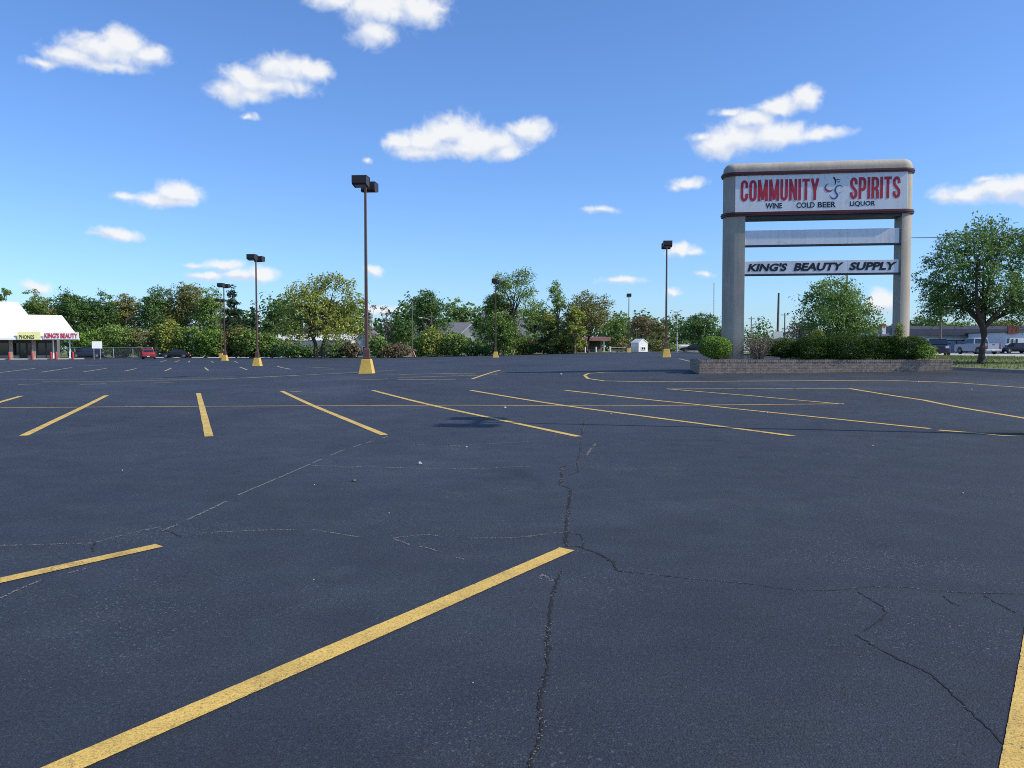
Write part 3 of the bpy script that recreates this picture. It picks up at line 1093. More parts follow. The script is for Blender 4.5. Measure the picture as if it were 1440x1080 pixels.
for s, a, b in (('WINE', 1076.5, 1099.8), ('COLD', 1119.8, 1145.6), ('BEER', 1150, 1175.2), ('LIQUOR', 1195, 1230.5)):
    put_text('black_lettering', s, SP(a, 290)[0], SP(b, 290)[0], R1(.915), R1(.765), yF, M['black_print'], sign, bold=0.022)
# emblem: a leaping figure made of brush arcs
def em(pts, ws, mat, name='emblem'):
    k = 1440 / 140.0
    P = []
    for i, (x, y) in enumerate(pts):
        u = SP(1150 + x / k, 270)[0]
        top, bot = 68 - x * 0.012, 600 - x * 0.018
        P.append((u, R1((y - top) / (bot - top))))
    # smooth the polyline
    for _ in range(2):
        Q, W2 = [P[0]], [ws[0]]
        for i in range(len(P) - 1):
            a, b = P[i], P[i + 1]
            Q += [(a[0] * .75 + b[0] * .25, a[1] * .75 + b[1] * .25), (a[0] * .25 + b[0] * .75, a[1] * .25 + b[1] * .75)]
            W2 += [ws[i] * .75 + ws[i + 1] * .25, ws[i] * .25 + ws[i + 1] * .75]
        Q.append(P[-1]); W2.append(ws[-1])
        P, ws = Q, W2
    v, f = stroke(P, 1, [q * 1.4 for q in ws])
    mb = MB(); mb.add([(q.x, yF - 0.004, q.y) for q in v], f)
    me = mb.mesh(name)
    bm = bmesh.new(); bm.from_mesh(me)
    for fc in bm.faces:
        fc.normal_update()
        if fc.normal.y > 0: fc.normal_flip()
    bm.to_mesh(me); bm.free()
    link(name, me, mat, sign)
em([(150, 212), (115, 232), (103, 268), (118, 305), (160, 325), (200, 315), (220, 292)], [.012, .03, .05, .065, .055, .035, .01], M['purple_print'])
em([(360, 272), (345, 248), (305, 236), (265, 258), (246, 300), (258, 340), (284, 368), (282, 402), (240, 432), (195, 420), (168, 378)],
   [.01, .02, .028, .04, .05, .05, .05, .05, .05, .035, .01], M['blue_print'])
em([(222, 120), (250, 160), (254, 195), (242, 232)], [.05, .045, .035, .015], M['black_print'])
em([(256, 164), (285, 156), (322, 152)], [.03, .026, .012], M['black_print'])
em([(282, 178), (290, 194), (308, 190), (318, 174)], [.012, .026, .022, .012], M['black_print'])
em([(306, 346), (316, 349), (328, 345)], [.01, .02, .01], M['blue_print'])

z2 = [SP(1155, y)[1] for y in (322.3, 344.3, 366.0, 385.5)]
for i, (zt_, zb_) in enumerate(((z2[0], z2[1]), (z2[2], z2[3]))):
    u0, u1 = face_panel('blade_panel', 1047.5, 1265.5, zb_ + 0.035, zt_, 0.03, 0.16, [(1120, 1193), (1120, 1193)][i],
                        'plain white panel without lettering' if i == 0 else 'white panel lettered in black italic capitals')
    mb = MB(); mb.box(pil_in_l + .003, pil_in_r - .003, 0.04, 0.30, zb_ - 0.03, zb_ + 0.034)
    mb.build('panel_rail', M['sign_back'], sign)
zh = z2[2] - z2[3]
for s, a, b in (("KING'S", 1051.3, 1108.5), ('BEAUTY', 1116, 1187), ('SUPPLY', 1193.8, 1262)):
    put_text('black_lettering', s, SP(a, 375)[0], SP(b, 375)[0], z2[3] + zh * .25, z2[3] + zh * .84, 0.028, M['black_print'], sign, bold=0.045, shear=0.28)

# ------------------------------------------------------------------ the brick planter
PT = za(505.7, 34.0)
A = Vector((xa(984, 34.0), 34.0)); B = Vector((xa(1340, 33.5), 33.5))
D = Vector((xa(970.5, 36.9), 36.9)); C_ = B + (D - A) * 0.93
planter = empty('brick_planter', (A.x, A.y, 0))
tag(planter, 'long low planter of weathered tan brick carrying the pylon sign and hedge', 'planter')
ring = [A, B, C_, D]
core, bricks, caps = MB(), MB(), MB()
CH, BL, JT, TH = 0.0675, 0.20, 0.010, 0.20
rb = random.Random(3)
bot = 0.10
ncourse = int((PT - 0.10 - bot) / CH) + 1
def wall_run(p, q):
    t = (q - p); L = t.length; t.normalize()
    n_in = Vector((-t.y, t.x))
    def pt(u, v, z):
        w = p + t * u + n_in * v - A
        return (w.x, w.y, z)
    def bx(mb, u0, u1, v0, v1, z0, z1):
        mb.add([pt(u0, v0, z0), pt(u1, v0, z0), pt(u1, v1, z0), pt(u0, v1, z0), pt(u0, v0, z1), pt(u1, v0, z1), pt(u1, v1, z1), pt(u0, v1, z1)],
               [(3, 2, 1, 0), (4, 5, 6, 7), (0, 1, 5, 4), (1, 2, 6, 5), (2, 3, 7, 6), (3, 0, 4, 7)])
    bx(core, 0.006, L - 0.006, 0.007, TH - 0.007, bot, PT - 0.108)
    for c in range(ncourse):
        z1 = PT - 0.105 - c * CH
        u = -(BL + JT) * 0.5 * (c % 2)
        while u < L:
            a, b = max(0.0, u), min(L, u + BL)
            if b - a > 0.03:
                o = rb.uniform(-0.003, 0.003)
                bx(bricks, a, b, -0.001 + o, TH + 0.001, z1 - CH + JT, z1)
            u += BL + JT
    u = 0.0
    while u < L - 0.02:                     # soldier bricks laid on edge along the top
        o = rb.uniform(-0.004, 0.004)
        bx(caps, u, min(L, u + 0.062), -0.008 + o, TH + 0.006, PT - 0.103, PT + o)
        u += 0.072
for i in range(4):
    wall_run(ring[i], ring[(i + 1) % 4])
core.build('wall_core', M['mortar'], planter)
o = bricks.build('brick_courses', M['brick_tan'], planter); o['kind'] = 'stuff'
o = caps.build('coping_bricks', M['brick_tan'], planter); o['kind'] = 'stuff'
mb = MB()
ins = [A + Vector((.15, .15)), B + Vector((-.15, .15)), C_ + Vector((-.15, -.15)), D + Vector((.15, -.15))]
rs = random.Random(8)
gv = []
nu, nv = 40, 12
for j in range(nv + 1):
    for i in range(nu + 1):
        p = (ins[0].lerp(ins[1], i / nu)).lerp(ins[3].lerp(ins[2], i / nu), j / nv) - A
        gv.append((p.x, p.y, PT - 0.10 + 0.10 * math.sin(math.pi * j / nv) + rs.uniform(-.02, .02)))
mb.add(gv, [(j * (nu + 1) + i, j * (nu + 1) + i + 1, (j + 1) * (nu + 1) + i + 1, (j + 1) * (nu + 1) + i) for j in range(nv) for i in range(nu)], True)
mb.build('soil', M['soil'], planter)

# ------------------------------------------------------------------ lamp poles of the lot
def lamp_pole_proto():
    root = empty('lamp_pole')
    H_, bh = 9.72, 0.72
    mb = MB()
    rings = []
    for z, w in ((-0.12, .385), (0.0, .375), (bh - .03, .245), (bh, .23)):
        ch = 0.03
        rings.append([(-w + ch, -w, z), (w - ch, -w, z), (w, -w + ch, z), (w, w - ch, z), (w - ch, w, z), (-w + ch, w, z), (-w, w - ch, z), (-w, -w + ch, z)])
    mb.loft(rings)
    mb.build('concrete_base', M['base_yellow'], root)
    mb = MB()
    mb.loft([[(-w, -w, z), (w, -w, z), (w, w, z), (-w, w, z)] for z, w in ((bh + .001, .20), (bh + .06, .20), (bh + .07, .165), (bh + .50, .145), (bh + .58, .10))])
    mb.build('base_cover', M['pole_brown'], root)
    mb = MB()
    mb.loft([[(-w + .02, -w, z), (w - .02, -w, z), (w, -w + .02, z), (w, w - .02, z), (w - .02, w, z), (-w + .02, w, z), (-w, w - .02, z), (-w, -w + .02, z)] for z, w in ((bh + .4, .085), (H_ - .45, .055), (H_ - .12, .055))])
    mb.build('pole', M['pole_brown'], root)
    ax = Vector((0.1, 0.995))
    sd_ = Vector((0.995, -0.1))
    for s in (-1, 1):
        mb = MB()
        def P3(a, b, z):
            q = ax * a * s + sd_ * b
            return (q.x, q.y, z)
        mb.add([P3(.06, -.045, H_ - .38), P3(.50, -.045, H_ - .38), P3(.50, .045, H_ - .38), P3(.06, .045, H_ - .38),
                P3(.06, -.045, H_ - .26), P3(.50, -.045, H_ - .26), P3(.50, .045, H_ - .26), P3(.06, .045, H_ - .26)],
               [(3, 2, 1, 0), (4, 5, 6, 7), (0, 1, 5, 4), (1, 2, 6, 5), (2, 3, 7, 6), (3, 0, 4, 7)])
        mb.build('arm', M['head_brown'], root)
        mb = MB()
        # a shoebox head: deep at the back, its underside stepping up towards the front
        prof = [(.42, H_ - .40), (.42, H_ - .02), (.46, H_ + .02), (1.12, H_ + .02), (1.16, H_ - .02), (1.16, H_ - .36), (1.10, H_ - .42), (.60, H_ - .50), (.48, H_ - .48)]
        mb.loft([[P3(a, -.34, z) for a, z in prof], [P3(a, -.36, z) for a, z in prof], [P3(a, .36, z) for a, z in prof], [P3(a, .34, z) for a, z in prof]])
        h = mb.build('lamp_head', M['head_brown'], root)
        mb = MB()
        mb.add([P3(.64, -.27, H_ - .505), P3(1.06, -.27, H_ - .438), P3(1.06, .27, H_ - .438), P3(.64, .27, H_ - .505)], [(0, 1, 2, 3)])
        mb.build('lens', M['lens'], h)
    return root

def copy_tree(o, parent=None):
    c = o.copy()
    COL.objects.link(c)
    if parent is not None:
        c.parent = parent
    for ch in o.children:
        copy_tree(ch, c)
    return c

pole0 = lamp_pole_proto()
POLES = [  # foot px, distance, label
    (515.5, 41.5, 'tallest and nearest brown twin-head lamp pole on a yellow concrete base'),
    (361.5, 72.5, 'brown twin-head lamp pole in the left half, in front of the dark conifers'),
    (316, 104, 'twin-head lamp pole with a small white box, beside another thin pole'),
    (936.5, 69.7, 'slender lamp pole on a yellow base just left of the brick planter'),
    (697, 102.5, 'lamp pole standing in front of the tall sparse tree at the centre'),
    (884, 137.0, 'small distant lamp pole between the drive-in bank and the white shed'),
    (311, 136, 'farthest thin lamp pole of the left pair, in front of the shrubs'),
    (1490, 14.1, 'near lamp pole outside the right edge that throws the long thin shadow'),
]
for i, (px, d, lab) in enumerate(POLES):
    p = pole0 if i == 0 else copy_tree(pole0)
    x = xa(px, d)
    p.location = (x, d, zf(x, d))
    tag(p, lab, 'lamp pole', 'twin-head lamp poles on yellow bases')

# ------------------------------------------------------------------ strip of shops on the left
def quad_box(name, mat, parent, x0, x1, y0, y1, z0, z1, bev=0.0):
    return MB().box(x0, x1, y0, y1, z0, z1, bev).build(name, mat, parent)

SY = 117.0                      # line of the canopy columns
ox, oy = xa(60, SY), SY
oz = zf(ox, oy)
SR = R(27.0)                    # the row faces the middle of the lot
shops = empty('shop_row', (ox, oy, oz), SR)
def shop_world(u, v):
    return ox + u * math.cos(SR) - v * math.sin(SR), oy + u * math.sin(SR) + v * math.cos(SR)
tag(shops, 'row of shops with a bright white sloping roof over a covered walk', 'shops')
def lx(px, d=SY):
    v = d - SY
    t = pix_dir(px, 490); t = t.x / t.y
    c, s = math.cos(SR), math.sin(SR)
    return (t * (oy + v * c) - ox + v * s) / (c - t * s)
def lz(py, d=SY): return za(py, oy + (d - SY) * math.cos(SR)) - oz
wx0, wx1 = -27.0, lx(79, SY + 2.6)
WY = 2.6
eb = lz(478.2)
# wall piers, windows and door behind the walk
mb = MB()
mb.box(wx0, wx1, WY + .25, WY + 14, -0.1, eb + 0.3)
mb.build('wall', M['shop_wall'], shops)
quad_box('fascia_beam', M['frame_dark'], shops, wx0, wx1, WY + .05, WY + .248, eb - .35, eb + .25)
def window(px0, px1, z0=0.55, z1=None, door=False):
    a, b = lx(px0, SY + 2.6), lx(px1, SY + 2.6)
    z1 = z1 or eb - .36
    fr = MB()
    t = .06
    fr.box(a, a + t, WY + .12, WY + .246, z0, z1).box(b - t, b, WY + .12, WY + .246, z0, z1).box(a + t, b - t, WY + .12, WY + .246, z1 - t, z1).box(a + t, b - t, WY + .12, WY + .246, z0, z0 + t)
    if not door:
        n = max(1, int((b - a) / 1.3))
        for i in range(1, n):
            u = a + (b - a) * i / n
            fr.box(u - .03, u + .03, WY + .13, WY + .24, z0 + t, z1 - t)
    f = fr.build('door' if door else 'window', M['frame_dark'], shops)
    quad_box('pane', M['glass'], f, a + t + .001, b - t - .001, WY + .17, WY + .2, z0 + t + .001, z1 - t - .001)
    if door:
        quad_box('handle', M['steel'], f, b - .2, b - .16, WY + .06, WY + .115, z0 + .9, z0 + 1.3)
for a, b in ((-60, -34), (-30, -6), (-4, 12), (52, 64), (65, 77)):
    window(a, b)
window(28, 37, 0.03, door=True)
window(18, 27); window(38.5, 44)
for a, b in ((-60, -34), (-30, -6), (-4, 12), (52, 64), (65, 77), (18, 27), (38.5, 44)):
    quad_box('bulkhead', M['concrete'], shops, lx(a, SY + 2.6), lx(b, SY + 2.6), WY + .1, WY + .247, 0.02, 0.545)
# soffit and the sloping white roof, the taller unit on the far left first
rx1 = lx(111.5, SY - 1.2)
quad_box('soffit', M['off_white'], shops, wx0, rx1 - .1, -1.1, WY + .24, eb + .02, eb + .12)
def mansard(x0, x1, zr, run, hip, hipdepth, y_back, z_e):
    mb = MB()
    yf = -1.2
    v = [(x0, yf, z_e), (x1, yf, z_e), (x1, y_back, z_e), (x0, y_back, z_e), (x0, yf + run, zr), (x1 - hip, yf + run, zr), (x1 - hip, y_back - hipdepth, zr), (x0, y_back - hipdepth, zr)]
    mb.add(v, [(3, 2, 1, 0), (0, 1, 5, 4), (1, 2, 6, 5), (2, 3, 7, 6), (3, 0, 4, 7), (4, 5, 6, 7)])
    o = mb.build('roof', M['white_paint'], shops)
    return o
    # standing seams of the metal sheets
    sb = MB()
    n = int((x1 - x0) / .45)
    for i in range(n):
        u = x0 + (i + .5) * .45
        top = min(1.0, max(0.0, (x1 - u) / hip)) if hip > 0 else 1
        if top < .05: continue
        sb.add([(u - .015, yf - .002, z_e + .02), (u + .015, yf - .002, z_e + .02), (u + .015, yf + run * top - .002, z_e + (zr - z_e) * top), (u - .015, yf + run * top - .002, z_e + (zr - z_e) * top),
                (u, yf - .045, z_e + .035), (u, yf + run * top - .04, z_e + (zr - z_e) * top + .02)],
               [(0, 4, 5, 3), (4, 1, 2, 5), (0, 1, 4), (3, 5, 2)])
    s = sb.build('roof_seams', M['white_paint'], o)
    s['kind'] = 'stuff'
    return o
z1r = lz(443, SY + 2); z2r = lz(425, SY + 2.5)
mansard(wx0, rx1, z1r, 3.0, rx1 - lx(88, SY + 1.8), .6, 4.4, eb + .30)
def tall_roof():
    mb = MB()
    x1a, x1b = lx(40, SY + 2), lx(25.5, SY + 3)
    mb.add([(wx0, 1.9, z1r - .06), (x1a, 1.9, z1r - .06), (x1a, 6, z1r - .06), (wx0, 6, z1r - .06), (wx0, 3.4, z2r), (x1b, 3.4, z2r), (x1b, 5, z2r), (wx0, 5, z2r)],
           [(3, 2, 1, 0), (0, 1, 5, 4), (1, 2, 6, 5), (2, 3, 7, 6), (3, 0, 4, 7), (4, 5, 6, 7)])
    mb.build('upper_roof', M['white_paint'], shops)
tall_roof()
quad_box('eave_board', M['white_paint'], shops, wx0, rx1 + .05, -1.30, -1.205, eb, eb + .30)
for px in (-70, -32, 15.5, 47.5):
    c = quad_box('column', M['brick_tan'], shops, lx(px) - .24, lx(px) + .24, -.24, .24, -.05, eb - .02 if px < 0 else eb - .02)
for px in (75.2, 98.3):
    quad_box('post', M['white_paint'], shops, lx(px) - .09, lx(px) + .09, -.09, .09, -.05, eb + .02)
# lettered boxes on the slope
k0, k1 = lx(61.5, SY - 1.4), lx(111.3, SY - 1.4)
kb = quad_box('sign_box', M['white_paint'], shops, k0, k1, -1.50, -1.305, eb + .12, lz(467.3))
put_text('red_lettering', "KING'S BEAUTY", k0 + .15, k1 - .15, eb + .26, lz(468.4), -1.502, M['red_print'], kb, bold=0.03, thick=0.05)
y0_, y1_ = lx(25, SY - 1.4), lx(57.5, SY - 1.4)
yb = quad_box('sign_box', M['yellow_sign'], shops, y0_, y1_, -1.50, -1.305, eb + .05, lz(467.0))
yb['label'] = 'yellow sign box'
put_text('black_lettering', "PHONES", lx(27.2, SY - 1.4), lx(48.6, SY - 1.4), eb + .14, lz(471.6), -1.502, M['black_print'], yb, bold=0.02, thick=0.02)
# raised walk in front of the shops
wk = MB()
wk.box(wx0 - 1, lx(118, SY), -1.9, WY + .2, -0.3, 0.13)
o = wk.build('sidewalk', M['concrete'], None, loc=(ox, oy, oz), rz=SR)
o['kind'] = 'structure'
BOLL = [(12.6, 'leftmost red bollard, before the first brick column of the shops'), (45, 'red bollard before the second brick column of the shops'),
        (71.6, 'red bollard left of the thin white post under the red lettering'), (79, 'red bollard right of the thin white post under the red lettering'),
        (102.2, 'red bollard beside the dark blue sport utility car at the end of the shops')]
me_b = None
for px, lab in BOLL:
    bx_, d = shop_world(lx(px, SY - 2.15), -2.15)
    if me_b is None:
        mb = MB()
        mb.tube([(0, 0, -.2), (0, 0, .95), (0, 0, 1.03), (0, 0, 1.07)], [.14, .14, .115, .05], 12)
        me_b = mb.mesh('bollard')
    x = bx_
    o = link('bollard', me_b, M['bollard_red'], None, (x, d, zf(x, d)))
    tag(o, lab, 'bollard', 'red bollards before the shops')

# ------------------------------------------------------------------ other buildings
def gable_house(name, label, loc, w, dep, eave, ridge, wall, roofm, over=.35, gable_front=True, wins=(), trim=True, rz=0.0, door=None, chimney=False, cat='house'):
    root = empty(name, loc, rz)
    tag(root, label, cat)
    mb = MB()
    if gable_front:
        mb.loft([[(-w / 2, y, -.3), (w / 2, y, -.3), (w / 2, y, eave), (0, y, ridge), (-w / 2, y, eave)] for y in (0, dep)])
    else:
        mb.loft([[(x, 0, -.3), (x, dep, -.3), (x, dep, eave), (x, dep / 2, ridge), (x, 0, eave)] for x in (-w / 2, w / 2)])
    mb.build('wall', wall, root)
    rf = MB()
    t = .14
    if gable_front:
        sl = (ridge - eave) / (w / 2)
        for s in (-1, 1):
            e = (w / 2 + over)
            rf.loft([[(s * e, y, eave - sl * over + .02), (s * e, y, eave - sl * over + t + .02), (s * .0, y, ridge + t + .02), (s * .0, y, ridge + .02)] for y in (-over, dep + over)])
    else:
        sl = (ridge - eave) / (dep / 2)
        for s in (-1, 1):
            e = dep / 2 + over
            rf.loft([[(x, dep / 2 + s * e, eave - sl * over + .02), (x, dep / 2 + s * e, eave - sl * over + t + .02), (x, dep / 2, ridge + t + .02), (x, dep / 2, ridge + .02)] for x in (-w / 2 - over, w / 2 + over)])
    r = rf.build('roof', roofm, root)
    if chimney:
        quad_box('chimney', M['off_white'], r, -.5, .4, dep * .5, dep * .5 + .8, ridge - .3, ridge + .9)
    if trim and gable_front:
        for s in (-1, 1):
            e = w / 2 + over
            tm = MB()
            tm.loft([[(s * e, y, eave - sl * over - .2), (s * e, y, eave - sl * over + .1), (0, y, ridge + .1), (0, y, ridge - .2)] for y in (-over - .06, -over - .005)])
            tm.build('rake_board', M['white_paint'], r)
    for (a, b, z0, z1) in wins:
        f = MB()
        q = .09
        f.box(a, a + q, -.07, -.003, z0, z1).box(b - q, b, -.07, -.003, z0, z1).box(a + q, b - q, -.07, -.003, z1 - q, z1).box(a + q, b - q, -.07, -.003, z0, z0 + q)
        f.box((a + b) / 2 - .03, (a + b) / 2 + .03, -.06, -.004, z0 + q, z1 - q)
        f = f.build('window', M['white_paint'], root)
        quad_box('pane', M['glass'], f, a + q, b - q, -.03, -.006, z0 + q, z1 - q)
    if door:
        a, b, h = door
        f = quad_box('door', M['frame_dark'], root, a, b, -.06, -.003, 0, h)
        quad_box('handle', M['steel'], f, b - .18, b - .1, -.1, -.065, 1.0, 1.1)
    return root
def hgt(py, d, x): return za(py, d) - zf(x, d)
d = 168; x = xa(670, d)
gable_house('gabled_house', 'grey house with white edged gable and small attic windows behind the shrubs', (x, d, zf(x, d)), 6.9, 14, hgt(471, d, x), hgt(449.5, d, x), M['siding'], M['shingle'],
            wins=((-1.15, -.45, hgt(466, d, x), hgt(461.5, d, x)), (.35, 1.05, hgt(466, d, x), hgt(461.5, d, x)), (-2.0, -1.0, hgt(482, d, x), hgt(474, d, x)), (1.0, 2.0, hgt(482, d, x), hgt(474, d, x))), chimney=False)
d = 172; x = xa(616, d)
gable_house('long_house', 'long low house with a grey shingle roof left of the white edged gable', (x, d, zf(x, d)), 12.5, 9, hgt(474, d, x), hgt(453.5, d, x), M['siding'], M['shingle'], gable_front=False,
            wins=((-4.5, -3.3, .9, 2.1), (-.6, .8, .9, 2.1), (2.6, 3.8, .9, 2.1)), door=(1.3, 2.2, 2.05))
d = 158; x = xa(589, d)
gable_house('garage', 'low grey roofed garage beside the slanting street lamp', (x, d, zf(x, d)), 4.6, 5, hgt(474, d, x), hgt(465.5, d, x), M['siding_blue'], M['shingle'], gable_front=False, wins=((-1.2, -.2, .9, 1.7),), door=(.6, 1.5, 2.0))
d = 176; x = xa(759, d)
gable_house('brick_house', 'red brick house with a broad grey roof behind the trees right of the centre', (x, d, zf(x, d)), 9.5, 10, hgt(474, d, x), hgt(447, d, x), M['brick_red'], M['shingle'], gable_front=False,
            wins=((-3.4, -2.2, .9, 2.2), (1.2, 2.6, .9, 2.2)), door=(-.6, .4, 2.1))
d = 165; x = xa(440, d)
gable_house('white_house', 'long low white house half hidden behind the big yellow green tree', (x, d, zf(x, d)), 15.5, 7, hgt(478.5, d, x), hgt(470, d, x), M['off_white'], M['off_white'], gable_front=False,
            wins=((-6.4, -5.2, .9, 1.7), (-2.4, -1.2, .9, 1.7), (1.0, 2.2, .9, 1.7), (4.4, 5.6, .9, 1.7)), door=(-4.4, -3.5, 2.0))
d = 160; x = xa(514, d)
gable_house('blue_house', 'small blue grey gabled house right behind the nearest lamp pole', (x, d, zf(x, d)), 4.2, 9, hgt(476, d, x), hgt(463, d, x), M['siding_blue'], M['shingle'],
            wins=((-.6, .6, .9, 2.0),))
d = 150; x = xa(904.5, d)
gable_house('white_shed', 'bright white gabled shed at the far end of the lot', (x, d, zf(x, d)), 1.95, 2.6, hgt(482.5, d, x), hgt(477.5, d, x), M['white_paint'], M['white_paint'], over=.06, trim=False, cat='shed', rz=R(24), wins=((-.45, .5, .35, .95),))
d = 190; x = xa(957, d)
gable_house('low_white_building', 'low white building at the roadside behind the double street lamp', (x, d, zf(x, d)), 4.2, 6, hgt(487, d, x), hgt(485.5, d, x), M['off_white'], M['off_white'], gable_front=False, cat='building', wins=((-1.2, .2, .3, .7),))

# drive-in bank with a flat canopy
d = 146; x = xa(838, d)
bank = empty('drive_in_building', (x, d, zf(x, d)))
tag(bank, 'small red brick building with a flat pale red drive-in canopy', 'building')
zc = hgt(479, d, x)
quad_box('wall', M['brick_red'], bank, xa(815, d) - x, xa(829, d) - x, .5, 7, -.2, zc)
quad_box('wall', M['shop_wall'], bank, xa(829, d) - x + .01, xa(850, d) - x, 3.5, 7, -.2, zc).__setitem__('label', 'recessed dark wall under the canopy')
f = quad_box('window', M['frame_dark'], bank, xa(833, d) - x, xa(847, d) - x, 3.40, 3.49, .7, 2.0)
quad_box('pane', M['glass'], f, xa(833, d) - x + .06, xa(847, d) - x - .06, 3.36, 3.39, .76, 1.94)
rf = quad_box('canopy_roof', M['off_white'], bank, xa(818, d) - x, xa(858, d) - x, -.4, 7.4, zc + .01, zc + .28)
quad_box('red_edge', simple('faded_red_edge', (0.45, 0.20, 0.19), 0.6, 0.15, 1), bank, xa(817.5, d) - x, xa(858.5, d) - x, -.5, -.41, zc - .02, zc + .62)
quad_box('upper_slab', M['off_white'], rf, xa(824, d) - x, xa(852, d) - x, .2, 6.8, zc + .281, zc + .68)
for px in (827, 849.5):
    quad_box('post', M['white_paint'], bank, xa(px, d) - x - .1, xa(px, d) - x + .1, -.1, .1, -.2, zc)
mb = MB(); mb.tube([(0, 0, -.2), (0, 0, .95), (0, 0, 1.0)], [.12, .12, .05], 10)
me_w = mb.mesh('bollard')
for px, lab in ((823, 'white bollard at the brick corner of the drive-in building'), (838, 'white bollard under the middle of the drive-in canopy'), (857.5, 'white bollard right of the drive-in canopy')):
    xx = xa(px, 143)
    tag(link('bollard', me_w, M['off_white'], None, (xx, 143, zf(xx, 143))), lab, 'bollard', 'white bollards at the drive-in')
# white rail fence behind it
def rail_fence(name, label, px0, px1, d, h, mat, sp, rails=(.35, .8), mesh=False, cat='fence'):
    x0, x1 = xa(px0, d), xa(px1, d)
    root = empty(name, (x0, d, 0)); tag(root, label, cat)
    n = max(1, int((x1 - x0) / sp))
    pm = None
    for i in range(n + 1):
        u = (x1 - x0) * i / n
        if pm is None:
            m_ = MB(); m_.tube([(0, 0, -.3), (0, 0, h), (0, 0, h + .04)], [.05, .05, .02], 6); pm = m_.mesh('post')
        link('post', pm, mat, root, (u, 0, zf(x0 + u, d)))
    for r in rails:
        m_ = MB(); m_.tube([((x1 - x0) * i / n, -.06, zf(x0 + (x1 - x0) * i / n, d) + r) for i in range(n + 1)], .035, 5)
        m_.build('rail', mat, root)
    if mesh:
        m_ = MB()
        s = .16
        u = 0.0
        while u < x1 - x0:
            za_, zb_ = zf(x0 + u, d), zf(x0 + u, d)
            for sg in (1, -1):
                a, b = (u, u + h) if sg > 0 else (u + h, u)
                m_.add([(a - .007, -.03, za_ + .05), (a + .007, -.03, za_ + .05), (b + .007, -.03, za_ + h), (b - .007, -.03, za_ + h)], [(0, 1, 2, 3)])
            u += s
        o = m_.build('wire_mesh', mat, root); o['kind'] = 'stuff'
    return root
rail_fence('rail_fence', 'low white rail fence between the drive-in and the white shed', 859, 896, 152, 1.0, M['off_white'], 2.4)
rail_fence('chain_link_fence', 'grey chain link fence in front of the shrubs behind the white board sign', 78, 214, 137, 1.75, M['steel'], 3.0, rails=(1.72,), mesh=True)

# long store across the street on the right
d = 122.0; xw0, xw1 = xa(1255, d), xa(1560, d)
store = empty('long_store', (xw0, d, zf(xw0, d)))
tag(store, 'long low pale store with a dark roof band across the street', 'building')
W = xw1 - xw0
zs = hgt(468, d, xw0); ztp = hgt(458.5, d, xw0)
quad_box('wall', M['siding'], store, 0, W, 0, 25, -.3, zs)
quad_box('roof_band', simple('dark_roof_band', (0.05, 0.055, 0.085), 0.6, 0.2, 1), store, -.5, W + .5, -.8, -.01, zs - .4, hgt(463, d, xw0))
quad_box('roof', M['shingle'], store, -.3, W, -.5, 25.3, zs + .001, ztp)
quad_box('pale_band', M['off_white'], store, 0, W, -.12, -.003, hgt(478, d, xw0), hgt(475.5, d, xw0))
for px in (1328, 1344.5):
    f = MB()
    a, b = xa(px, d) - xw0, xa(px + 15, d) - xw0
    f.box(a, b, -.09, -.004, -.1, hgt(477.5, d, xw0) - .05)
    f = f.build('shop_door', M['frame_dark'], store)
    quad_box('pane', simple('pale_glass', (0.28, 0.33, 0.38), 0.1, 0.1, 1) if 'pale_glass' not in MATS else MATS['pale_glass'], f, a + .1, b - .1, -.13, -.095, .05, hgt(477.5, d, xw0) - .2)
for px in (1295, 1362, 1379, 1398):
    a, b = xa(px, d) - xw0, xa(px + 9, d) - xw0
    f = quad_box('window', M['frame_dark'], store, a, b, -.09, -.004, .8, 2.1)
    quad_box('pane', M['glass'], f, a + .08, b - .08, -.12, -.095, .88, 2.02)
d2 = 112.0
x = xa(1413, d2)
kiosk = empty('white_annex', (x, d2, zf(x, d2)))
tag(kiosk, 'white annex with three small dark windows behind the silver pickup', 'building')
a0, a1 = 0.0, xa(1500, d2) - x
quad_box('wall', M['white_paint'], kiosk, a0, a1, 0, 9, -.3, hgt(467.5, d2, x))
quad_box('roof', M['shingle'], kiosk, a0 - .2, a1 + .2, -.2, 9.2, hgt(467.5, d2, x) + .001, hgt(466, d2, x))
quad_box('roof_sign', simple('dull_red_board', (0.22, 0.03, 0.035), 0.6, 0.15, 1), kiosk, a0 + .1, xa(1429, d2) - x, -.5, -.21, hgt(466, d2, x) - .3, hgt(458.5, d2, x))
for px in (1417.5, 1423.5, 1429.5):
    a = xa(px, d2) - x
    f = quad_box('window', M['frame_dark'], kiosk, a - .11, a + .11, -.06, -.003, hgt(482, d2, x), hgt(476.5, d2, x))
    quad_box('pane', M['glass'], f, a - .08, a + .08, -.08, -.062, hgt(481.5, d2, x), hgt(477, d2, x))

